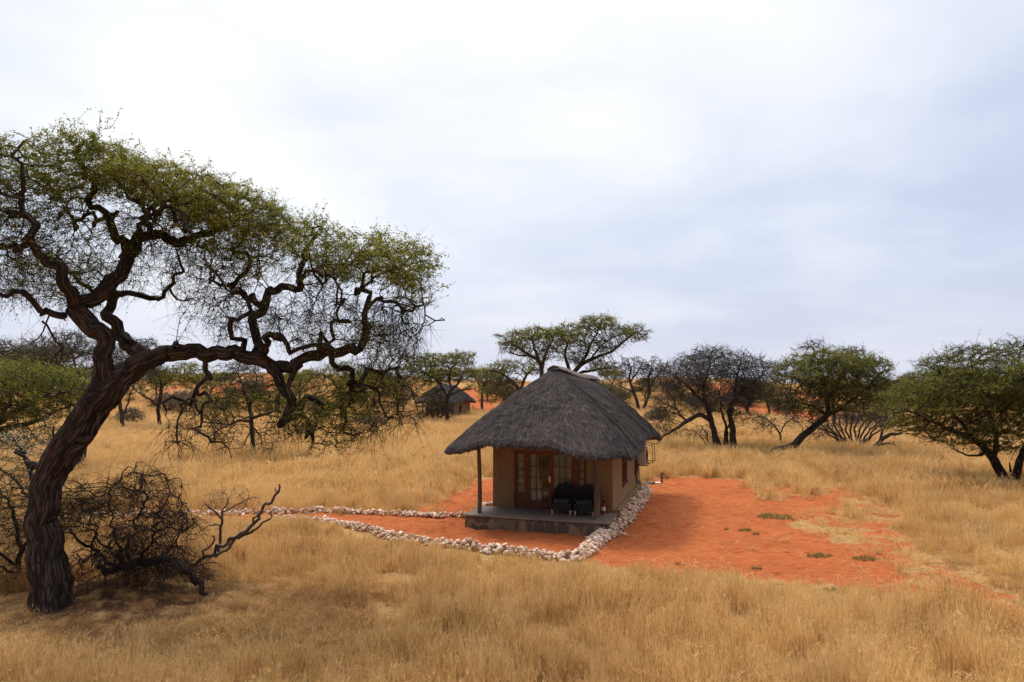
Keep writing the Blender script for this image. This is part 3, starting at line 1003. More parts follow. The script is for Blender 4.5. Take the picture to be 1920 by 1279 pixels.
# air conditioner on the long wall
ac = thing('air_conditioner', 'cream outdoor air conditioner unit hung on the hut side wall', 'air conditioner', hut_pt(W, 6.45, 1.42), HUT_ROT)
ac.scale = (1.15, 1.1, 1.15)
MB().box(0.10, 0.40, 0, 0.86, 0.06, 0.70, 0.02).build('body', M['cream_metal'], ac, True)
fg = MB()
for r in (0.10, 0.17, 0.24):
    for k in range(18):
        a, c = 2 * math.pi * k / 18, 2 * math.pi * (k + 1) / 18
        fg.cyl((0.425, 0.40 + r * math.cos(a), 0.38 + r * math.sin(a)), (0.425, 0.40 + r * math.cos(c), 0.38 + r * math.sin(c)), 0.008, n=5)
fg.cyl((0.402, 0.40, 0.38), (0.41, 0.40, 0.38), 0.26, n=24)
fg.build('fan_grille', M['dark_metal'], ac)
for y in (0.10, 0.70):
    MB().box(0.0, 0.46, y, y + 0.04, 0.015, 0.055).box(0.0, 0.03, y, y + 0.04, -0.40, 0.017).build('bracket', M['dark_metal'], ac)
cg = MB()
for y in (-0.03, 0.89):
    cg.tube([(0.0, y, 0.92), (0.66, y, 0.84), (0.68, y, 0.16), (0.36, y, 0.14)], 0.014, 6)
for z, x in ((0.84, 0.66), (0.50, 0.67), (0.16, 0.68)):
    cg.cyl((x, -0.03, z), (x, 0.89, z), 0.012, n=6)
cg.build('cage', M['rust_metal'], ac)
pp = MB()
pp.tube([(0.16, 0.05, 0.10), (0.06, -0.12, 0.02), (0.04, -0.16, -0.30), (0.05, 0.02, -0.62), (0.06, 0.40, -0.66), (0.06, 0.95, -0.66), (0.06, 1.0, -1.35)], 0.025, 8)
pp.tube([(0.04, -0.35, 0.62), (0.03, -0.36, -0.30)], 0.018, 8)
pp.build('pipe', M['black_rubber'], ac)

# things on the sand behind the hut
g0 = ground(1241, 905)
sp = thing('standpipe', 'short grey water standpipe rising from a scrape in the red sand', 'standpipe', g0)
MB().cyl((0, 0, -0.1), (0, 0, 0.42), 0.06, n=12).build('pipe', M['rust_metal'], sp, True)
MB().cyl((0, 0, 0.42), (0, 0, 0.50), 0.045).cyl((0, 0, 0.47), (0.14, 0, 0.45), 0.03).box(-0.07, 0.07, -0.012, 0.012, 0.50, 0.53).build('tap', M['rust_metal'], sp)
g1 = ground(1229, 907)


def rag(name, label, cat, p, sx, sy, sz, m, seed):
    bm = bmesh.new()
    bmesh.ops.create_grid(bm, x_segments=14, y_segments=8, size=0.5)
    for v in bm.verts:
        k = mnoise.noise(Vector((v.co.x * 4, v.co.y * 4, seed)))
        v.co = Vector((v.co.x * sx + 0.1 * k * sx, v.co.y * sy + 0.08 * k, sz * (0.5 + 0.9 * k) * (1 - 1.6 * (v.co.x ** 2 + v.co.y ** 2)) + 0.01))
    geo = bmesh.ops.extrude_face_region(bm, geom=bm.faces[:])
    for v in [g for g in geo['geom'] if isinstance(g, bmesh.types.BMVert)]:
        v.co.z -= 0.012
    me = bpy.data.meshes.new(name)
    bmesh.ops.recalc_face_normals(bm, faces=bm.faces[:])
    bm.to_mesh(me)
    bm.free()
    me.materials.append(M[m])
    return tag(link(name, me, None, p), label, cat)


rag('plastic_sheet', 'crumpled white plastic scrap lying on red sand near the standpipe', 'litter', g1 + np.array([0.12, 0, 0.02]), 0.30, 0.22, 0.09, 'paper', 1.0)
rag('rubber_scrap', 'flat black rubber scrap beside the white plastic on red sand', 'litter', g1 + np.array([-0.30, 0.05, 0.02]), 0.75, 0.30, 0.10, 'black_rubber', 5.0)

# ------------------------------------------------------------------ calcrete stones of the borders
def make_stone(seed):
    bm = bmesh.new()
    bmesh.ops.create_icosphere(bm, subdivisions=2, radius=1.0)
    rg = random.Random(seed)
    cuts = [(Vector((rg.gauss(0, 1), rg.gauss(0, 1), rg.gauss(0, 1))).normalized(), rg.uniform(0.55, 0.9)) for _ in range(11)]
    sc3 = Vector((rg.uniform(0.85, 1.3), rg.uniform(0.7, 1.0), rg.uniform(0.55, 0.85)))
    for v in bm.verts:
        for n_, d_ in cuts:
            k = v.co.dot(n_) - d_
            if k > 0:
                v.co -= n_ * k * 0.92
        v.co += v.co.normalized() * 0.07 * mnoise.noise(v.co * 2.2 + Vector((seed, 0, 0)))
        v.co = Vector((v.co.x * sc3.x, v.co.y * sc3.y, v.co.z * sc3.z))
    me = bpy.data.meshes.new('border_stone')
    bm.to_mesh(me)
    bm.free()
    me.materials.append(M['stone'])
    return me


STONES = [make_stone(k) for k in range(9)]
rngs = random.Random(11)
FRONT = [(505, 975), (532, 976), (570, 977), (609, 979), (661, 990), (706, 1001), (738, 1011), (771, 1018), (819, 1024), (868, 1029), (916, 1035), (965, 1041), (1013, 1047), (1045, 1051), (1077, 1053)]
RIGHT = [(1078, 1051), (1095, 1040), (1112, 1024), (1132, 1006), (1152, 990), (1170, 974), (1188, 955), (1203, 937), (1213, 925)]
BACK = [(150, 974), (230, 969), (300, 968), (372, 967), (420, 965), (480, 961), (540, 963), (600, 960), (660, 964), (720, 966), (780, 968), (830, 970), (874, 971)]
BACK2 = [(893, 957), (906, 952), (922, 947)]
FARROW = [(205, 823), (260, 820), (320, 817), (360, 814), (395, 810)]
stones = []          # (world pos, size, seed, rot, label key)


def row(px, key, width, height, size, per_m, jitter=1.0):
    p = np.array([ground(*q)[:2] for q in px])
    sl = np.concatenate([[0], np.cumsum(np.hypot(*np.diff(p, axis=0).T))])
    n = int(sl[-1] * per_m)
    for k in range(n):
        s = rngs.random() * sl[-1]
        x, y = np.interp(s, sl, p[:, 0]), np.interp(s, sl, p[:, 1])
        i = min(np.searchsorted(sl, s), len(p) - 1)
        d = p[i] - p[i - 1]
        d = d / (np.hypot(*d) + 1e-9)
        wl = width(s / sl[-1]) if callable(width) else width
        hl = height(s / sl[-1]) if callable(height) else height
        o = rngs.uniform(-1, 1) * abs(rngs.random()) ** 0.3
        r = size * rngs.uniform(0.55, 1.0) * (1.45 if rngs.random() < 0.08 else 1)
        ht = hl * (1 - abs(o) ** 1.6) * rngs.random() ** 0.7
        ox, oy = -d[1] * o * wl / 2, d[0] * o * wl / 2
        z = float(terrain(x + ox, y + oy)) + r * 0.35 + ht
        stones.append((np.array([x + ox, y + oy, z]), r, rngs.randrange(9), (rngs.uniform(-0.6, 0.6), rngs.uniform(-0.6, 0.6), rngs.uniform(0, 6.28)), key))


row(FRONT, 'front', lambda f: 0.34 + 0.22 * f, lambda f: 0.12 + 0.12 * min(1, f * 2.5), 0.088, 72)
row(RIGHT, 'right', lambda f: 0.48 + 0.36 * math.sin(math.pi * f) ** 0.7, lambda f: 0.22 + 0.24 * f, 0.083, 165)
row(BACK, 'back', 0.42, 0.16, 0.092, 46)
row(BACK2, 'back', 0.4, 0.12, 0.11, 26)
row(FARROW, 'far', 0.5, 0.08, 0.14, 10)
for px, r in (((1140, 1015), 0.13), ((1165, 1001), 0.07), ((1160, 1004), 0.06), ((1172, 1003), 0.08), ((1100, 1009), 0.08), ((1107, 1030), 0.06), ((1115, 1034), 0.05), ((1150, 993), 0.17), ((1142, 996), 0.16)):
    q = ground(*px)
    stones.append((q + np.array([0, 0, r * 0.3]), r, rngs.randrange(9), (0.2, 0.3, rngs.uniform(0, 6)), 'right'))
KEYS = {'front': ('pinkish white stone in the curved border between dry grass and red yard', 'stones of the curved front border'),
        'right': ('pale stone in the heaped border climbing beside the hut platform', 'stones heaped beside the platform'),
        'back': ('pinkish white stone in the straight border leading left from the platform', 'stones of the straight back border')}
view = [(s[1] / s[0][1] * (1.0 + 0.8 * (s[0][2])), i) for i, s in enumerate(stones) if s[4] != 'far']
view.sort(reverse=True)
chosen = {i for _, i in view[:290]}
sv_, sq_ = [], []
off = 0
for i, (p, r, k, rot, key) in enumerate(stones):
    if i in chosen:
        o = link('border_stone', STONES[k], None, p)
        o.scale = (r, r, r)
        o.rotation_euler = rot
        tag(o, KEYS[key][0], 'stone', KEYS[key][1])
    else:
        me = STONES[k]
        from mathutils import Euler
        mt = np.array(Euler(rot).to_matrix()) * r
        co = np.empty(len(me.vertices) * 3, dtype=np.float32)
        me.vertices.foreach_get('co', co)
        co = co.reshape(-1, 3) @ mt.T + p
        fa = np.array([tuple(q.vertices) for q in me.polygons])
        sv_.append(co)
        sq_.append(fa + off)
        off += len(co)
me = mesh_quads('border_rubble', np.vstack(sv_), np.vstack(sq_), [M['stone']], smooth=False)
tag(link('border_rubble', me), 'mass of smaller pinkish white stones filling the yard borders', 'rubble', None, 'stuff')

# ------------------------------------------------------------------ trees: traced limbs, branches grown into the crown, twigs and leaves
def catmull(P, step):
    """dense smooth resampling of control rows (xyz + radius)"""
    P = np.asarray(P, dtype=float)
    Q = np.vstack([2 * P[0] - P[1], P, 2 * P[-1] - P[-2]])
    out = []
    for i in range(1, len(Q) - 2):
        n = max(2, int(np.linalg.norm(Q[i + 1][:3] - Q[i][:3]) / step))
        for t in np.linspace(0, 1, n, endpoint=False):
            a, b, c, d = Q[i - 1], Q[i], Q[i + 1], Q[i + 2]
            out.append(0.5 * (2 * b + (c - a) * t + (2 * a - 5 * b + 4 * c - d) * t * t + (3 * b - a - 3 * c + d) * t ** 3))
    out.append(P[-1])
    out = np.array(out)
    out[:, 3] = np.maximum(out[:, 3], 0.004)
    return out


def norm(v):
    return v / (np.linalg.norm(v, axis=-1, keepdims=True) + 1e-9)


def limb_tube(P, sides, rng, rough):
    """round limb with parallel frames; returns verts, quads, bark coords"""
    n = len(P)
    T = norm(np.gradient(P[:, :3], axis=0))
    up = np.array([0.3, -0.9, 0.2])
    u = norm(np.cross(T[0], up))
    U = np.empty((n, 3))
    for i in range(n):
        u = u - T[i] * (u @ T[i])
        u = u / (np.linalg.norm(u) + 1e-9)
        U[i] = u
    Vv = np.cross(T, U)
    ln = np.concatenate([[0], np.cumsum(np.linalg.norm(np.diff(P[:, :3], axis=0), axis=1))])
    a = np.linspace(0, 2 * np.pi, sides, endpoint=False)
    r = P[:, 3][:, None] * np.ones((1, sides))
    if rough > 0:
        A, Ln = np.meshgrid(a, ln)
        f = np.zeros_like(A)
        for q in range(7):
            kk = rng.integers(1, 6)
            f += np.sin(kk * A + rng.uniform(0, 6.28)) * np.sin(Ln * rng.uniform(0.6, 2.6) + rng.uniform(0, 6.28)) * 0.42
        fur = np.zeros_like(A)
        for q in range(6):
            kk = rng.integers(7, 15)
            fur += np.abs(np.sin(kk * 0.5 * A * 2 + 0.8 * np.sin(Ln * rng.uniform(1, 3) + rng.uniform(0, 6)) + rng.uniform(0, 6.28))) * (0.5 + 0.5 * np.sin(Ln * rng.uniform(2, 7) + rng.uniform(0, 6.28)))
        fur = fur / 2.2
        r = r * (1 + rough * f * 0.8 + rough * (fur - 0.6) * 0.9 + rough * 0.22 * rng.standard_normal(A.shape))
    V = P[:, None, :3] + r[..., None] * (np.cos(a)[None, :, None] * U[:, None] + np.sin(a)[None, :, None] * Vv[:, None])
    B = np.stack([np.cos(a)[None] * P[:, 3][:, None], np.sin(a)[None] * P[:, 3][:, None], np.repeat(ln[:, None], sides, 1) + rng.uniform(0, 9)], -1)
    ii = np.arange(n * sides).reshape(n, sides)
    nn = np.roll(ii, -1, 1)
    Q = np.stack([ii[:-1], nn[:-1], nn[1:], ii[1:]], -1).reshape(-1, 4)
    return V.reshape(-1, 3), Q, B.reshape(-1, 3)


def seg_tubes(P0, P1, R0, R1, sides):
    """many separate tapering segments at once"""
    n = len(P0)
    T = norm(P1 - P0)
    ref = np.where(np.abs(T[:, 2:3]) < 0.85, np.array([[0, 0, 1.0]]), np.array([[1.0, 0, 0]]))
    U = norm(np.cross(T, ref))
    W_ = np.cross(T, U)
    a = np.linspace(0, 2 * np.pi, sides, endpoint=False)
    c, s = np.cos(a), np.sin(a)
    ring = c[None, :, None] * U[:, None] + s[None, :, None] * W_[:, None]
    V0 = P0[:, None] + ring * R0[:, None, None]
    V1 = P1[:, None] + ring * R1[:, None, None]
    V = np.concatenate([V0, V1], 1)                       # n, 2*sides, 3
    base = (np.arange(n) * 2 * sides)[:, None]
    k = np.arange(sides)
    k2 = (k + 1) % sides
    Q = np.stack([base + k, base + k2, base + sides + k2, base + sides + k], -1).reshape(-1, 4)
    ln = np.linalg.norm(P1 - P0, axis=1)
    B = np.zeros((n, 2 * sides, 3))
    B[:, :sides, 0] = c * R0[:, None]
    B[:, :sides, 1] = s * R0[:, None]
    B[:, sides:, 0] = c * R1[:, None]
    B[:, sides:, 1] = s * R1[:, None]
    off = P0[:, 2] + P0[:, 0]
    B[:, :sides, 2] = off[:, None]
    B[:, sides:, 2] = (off + ln)[:, None]
    return V.reshape(-1, 3), Q, B.reshape(-1, 3)


def grow(N0, par0, A, leafy, step, kill, rng, maxit=90, wig=0.25, fixed=None):
    """space colonisation: branches grow from the limb nodes towards the crown points"""
    cap = len(N0) + 60000
    N = np.empty((cap, 3))
    par = np.full(cap, -1)
    lf = np.zeros(cap)
    n = len(N0)
    N[:n] = N0
    par[:n] = par0
    Aq, lq = A.copy(), leafy.copy()
    d = np.full(len(Aq), 1e9)
    idx = np.zeros(len(Aq), dtype=int)
    for k in range(0, n, 400):
        dd = np.linalg.norm(Aq[:, None] - N[None, k:min(n, k + 400)], axis=2)
        j = dd.argmin(1)
        m = dd[np.arange(len(Aq)), j]
        b = m < d
        d[b] = m[b]
        idx[b] = j[b] + k
    seen = {}
    for it in range(maxit):
        al = d > kill
        if not al.all():
            Aq, lq, d, idx = Aq[al], lq[al], d[al], idx[al]
        if len(Aq) == 0:
            break
        dirs = norm(Aq - N[idx])
        uq, inv = np.unique(idx, return_inverse=True)
        S = np.zeros((len(uq), 3))
        np.add.at(S, inv, dirs)
        cnt = np.bincount(inv)
        L_ = np.bincount(inv, lq) / cnt
        D = norm(S / cnt[:, None] + rng.normal(0, wig, S.shape))
        new = N[uq] + D * step
        m = len(uq)
        if n + m > cap:
            break
        N[n:n + m] = new
        par[n:n + m] = uq
        lf[n:n + m] = L_
        dd = np.linalg.norm(Aq[:, None] - new[None], axis=2) if len(Aq) * m < 6e6 else None
        if dd is None:
            for k in range(0, m, 200):
                q = np.linalg.norm(Aq[:, None] - new[None, k:k + 200], axis=2)
                j = q.argmin(1)
                mm = q[np.arange(len(Aq)), j]
                b = mm < d
                d[b] = mm[b]
                idx[b] = j[b] + k + n
        else:
            j = dd.argmin(1)
            mm = dd[np.arange(len(Aq)), j]
            b = mm < d
            d[b] = mm[b]
            idx[b] = j[b] + n
        # a node that keeps growing without reaching its points gives them up
        for u_ in uq:
            seen[u_] = seen.get(u_, 0) + 1
        tired = np.array([seen[i] > 4 if i in seen else False for i in idx]) if it % 3 == 2 else None
        if tired is not None and tired.any():
            keep = ~tired
            Aq, lq, d, idx = Aq[keep], lq[keep], d[keep], idx[keep]
        n += m
    return N[:n], par[:n], lf[:n]


def tree(name, label, cat, base, limbs, blobs, Y, seed, leaf='leaf', bark='bark', step=0.22, kill=0.30, tip=0.006, expo=2.25,
         twigs=1.6, twig_len=0.38, leaf_n=12, leaf_size=0.055, rough=0.10, sides=18, group=None, up=0.15, wig=0.22, zig=0.0, dens=1.0, thin=1.0, hang=1.0, wood_r=0.02, crown_name='crown', trunk_name='trunk', leaf_tip=0.30, bare_twig=1.3):
    rng = np.random.default_rng(seed)
    base = np.asarray(base, dtype=float)
    root = thing(name, label, cat, base, 0, group)
    # limbs: rows (px, py, width in px, depth offset in m) or world rows when Y is None
    paths = []
    for lim in limbs:
        rows = []
        for (px, py, wd, dy) in lim:
            if Y is None:
                rows.append((px, dy, py, wd))
            else:
                q = at(px, py, Y + dy)
                rows.append((*q, thin * wd / 2 / F * (Y + dy)))
        rows = np.array(rows)
        p = catmull(rows, step * 0.7)
        if zig > 0 and len(p) > 4:
            r = rng.normal(0, 1, (len(p), 3))
            k = np.hanning(5)
            r = np.stack([np.convolve(r[:, c], k / k.sum(), 'same') for c in range(3)], 1)
            r *= np.minimum(1, np.arange(len(p)) / 3)[:, None]
            p[:, :3] += r * zig * np.clip(0.065 / (p[:, 3:4] + 0.02), 0.0, 1.0) * step * 1.3
        paths.append(p)
    N0, par0, rad0, tube_of = [], [], [], []
    for p in paths:
        st = len(N0)
        parent = -1
        if N0:
            arr = np.array(N0)
            parent = int(np.argmin(np.linalg.norm(arr - p[0, :3], axis=1)))
        for i, q in enumerate(p):
            N0.append(q[:3])
            par0.append(parent if i == 0 else st + i - 1)
            rad0.append(q[3])
    N0, par0, rad0 = np.array(N0), np.array(par0), np.array(rad0)
    # crown points
    A, lf = [], []
    for b in blobs:
        if Y is None:
            cx, cy, cz, rx, ry, rz, n, ly = b
            n = int(n * dens)
            c, r3 = np.array([cx, cy, cz]), np.array([rx, ry, rz])
        else:
            px, py, rx, ry, dz, n, ly = b[:7]
            n = int(n * dens)
            dy = b[7] if len(b) > 7 else 0.0
            c = at(px, py, Y + dy)
            s = (Y + dy) / F
            r3 = np.array([rx * s, dz, ry * s])
        q = rng.normal(0, 1, (n, 3))
        q = norm(q) * rng.random((n, 1)) ** 0.42
        # uneven: clumps inside the blob
        k = max(3, n // 45)
        cc = norm(rng.normal(0, 1, (k, 3))) * rng.random((k, 1)) ** 0.4
        j = rng.integers(0, k, n)
        f = rng.random((n, 1)) < 0.55
        q = np.where(f, cc[j] + rng.normal(0, 0.16, (n, 3)) * np.array([1.15, 1.15, 0.5]), q)
        A.append(c + q * r3)
        lf.append(np.full(n, ly))
    A, lf = np.vstack(A), np.concatenate(lf)
    A = A[A[:, 2] > terrain(A[:, 0], A[:, 1]) + 0.25] if Y is not None else A
    lf = lf[:len(A)]
    # limbs below the crown should not sprout: only nodes thinner than a limit attract growth
    N, par, leafy = grow(N0, par0, A, lf, step, kill, rng, wig=wig)
    n0 = len(N0)
    n = len(N)
    # pipe radii
    acc = np.zeros(n)
    for i in range(n - 1, n0 - 1, -1):
        if acc[i] == 0:
            acc[i] = tip ** expo
        acc[par[i]] += acc[i]
    rad = np.empty(n)
    rad[n0:] = acc[n0:] ** (1 / expo)
    rad[:n0] = rad0
    isl = np.zeros(n, dtype=bool)
    isl[:n0] = True
    gi = np.arange(n0, n)
    pr = rad[par[gi]]
    rad[gi] = np.minimum(rad[gi], np.where(isl[par[gi]], pr * 0.75, 1e9))
    for i in gi:
        if not isl[par[i]]:
            rad[i] = min(rad[i], rad[par[i]])
    # smooth the grown branches a little
    for _ in range(1):
        avg = N.copy()
        s = np.zeros((n, 3))
        c = np.zeros(n)
        np.add.at(s, par[gi], N[gi])
        np.add.at(c, par[gi], 1)
        has = (c > 0)
        has[:n0] = False
        avg[has] = 0.5 * N[has] + 0.25 * N[par[has]] + 0.25 * s[has] / c[has][:, None]
        N = avg
    bV, bQ, bB, off = [], [], [], 0
    for p in paths:
        sd = sides if p[:, 3].max() > 0.12 else (10 if p[:, 3].max() > 0.04 else 6)
        v, q, bc = limb_tube(p, sd, rng, rough if p[:, 3].max() > 0.05 else 0)
        bV.append(v)
        bQ.append(q + off)
        bB.append(bc)
        off += len(v)
    R1 = rad[gi]
    big = R1 > wood_r
    R0 = np.where(isl[par[gi]], np.minimum(rad[par[gi]], R1 * 1.5), np.minimum(rad[par[gi]], R1 * 1.35))
    if big.any():
        v, q, bc = seg_tubes(N[par[gi]][big], N[gi][big], R0[big], R1[big], 6)
        bV.append(v)
        bQ.append(q + off)
        bB.append(bc)
    trunk = mesh_quads(trunk_name, np.vstack(bV) - base, np.vstack(bQ), [M[bark]], None, None, {'bark': np.vstack(bB)})
    link(trunk_name, trunk, root)
    # crown: thin branches, twigs, leaves
    V, Q, B, MI, TT = [], [], [], [], []
    off = 0

    def add(v, q, bc, mi, tt):
        nonlocal off
        V.append(v)
        Q.append(q + off)
        B.append(bc)
        MI.append(np.full(len(q), mi))
        TT.append(tt)
        off += len(v)
    sm = ~big
    if sm.any():
        v, q, bc = seg_tubes(N[par[gi]][sm], N[gi][sm], R0[sm], R1[sm], 4)
        add(v, q, bc, 0, np.zeros(len(v)))
    cand = gi[(R1 < wood_r * 1.25)]
    ly = leafy[cand]
    k = rng.poisson(twigs * np.where(ly < 0.35, bare_twig, 1.0))
    src = np.repeat(cand, k)
    ly = leafy[src]
    m = len(src)
    if m:
        D = norm(N[src] - N[par[src]])
        D = norm(D * 0.7 + rng.normal(0, 0.55, (m, 3)) + np.array([0, 0, 1.0]) * (up * (ly * 1.4 - 0.3))[:, None])
        bare = ly < 0.35
        D = np.where(bare[:, None], D, norm(D * np.array([1.0, 1.0, 0.55]) + np.array([0, 0, 0.06])))
        Lg = twig_len * rng.uniform(0.5, 1.3, m) * np.where(bare, 1.25 * hang, 1.0)
        droop = np.where(bare, rng.uniform(0.1, 0.75, m) * hang, rng.uniform(-0.1, 0.3, m))
        side = rng.normal(0, 0.34, (m, 3))
        ss = np.array([0, 0.36, 0.7, 1.0])
        pts = N[src][:, None] + D[:, None] * (Lg[:, None] * ss)[..., None] + side[:, None] * (Lg[:, None] * ss * ss)[..., None]
        pts[..., 2] -= droop[:, None] * Lg[:, None] * ss ** 2
        tr = np.minimum(rad[src], tip * 1.1)
        for a in range(3):
            v, q, bc = seg_tubes(pts[:, a], pts[:, a + 1], tr * (1 - 0.22 * a), tr * (0.78 - 0.22 * a), 3)
            add(v, q, bc, 0, np.zeros(len(v)))
        # leaves
        nl = rng.poisson(leaf_n * np.where(ly < 0.05, 0.0, ly ** 1.3))
        li = np.repeat(np.arange(m), nl)
        q_ = len(li)
        if q_:
            s = rng.uniform(0.15, 1.08, q_)
            c = N[src][li] + D[li] * (Lg[li] * s)[:, None] + side[li] * (Lg[li] * s * s)[:, None]
            c[:, 2] -= droop[li] * Lg[li] * s ** 2
            c += rng.normal(0, leaf_size * 0.5, (q_, 3))
            d = norm(D[li] * 0.5 + rng.normal(0, 0.8, (q_, 3)) * np.array([1, 1, 0.42]))
            u_ = norm(np.cross(d, rng.normal(0, 0.42, (q_, 3)) + np.array([0, 0, 1.0])))
            ls = leaf_size * rng.uniform(0.6, 1.35, q_)
            hw = ls * rng.uniform(0.16, 0.30, q_)
            e = d * ls[:, None]
            sdv = u_ * hw[:, None]
            v = np.stack([c - e * 0.5, c - e * 0.05 + sdv, c + e * 0.5, c - e * 0.05 - sdv], 1).reshape(-1, 3)
            tw = rng.beta(2, 2.2, m)
            # spray tone follows the branch it sits on
            cl = 0.5 + 0.5 * np.sin(N[src][:, 0] * 2.3 + seed) * np.cos(N[src][:, 2] * 2.9 + N[src][:, 1] * 1.7)
            gold = rng.random(m) < 0.012
            tnt = np.clip(0.40 * tw[li] + 0.30 * cl[li] + 0.26 * rng.random(q_), 0, 0.93)
            tnt = np.where(gold[li], rng.uniform(0.90, 1.0, q_), tnt)
            add(v, np.arange(q_ * 4).reshape(q_, 4), np.zeros((q_ * 4, 3)), 1, np.repeat(tnt, 4))
    crown = mesh_quads(crown_name, np.vstack(V) - base, np.vstack(Q), [M[bark], M[leaf]], np.concatenate(MI), np.concatenate(TT), {'bark': np.vstack(B)})
    link(crown_name, crown, root)
    return root


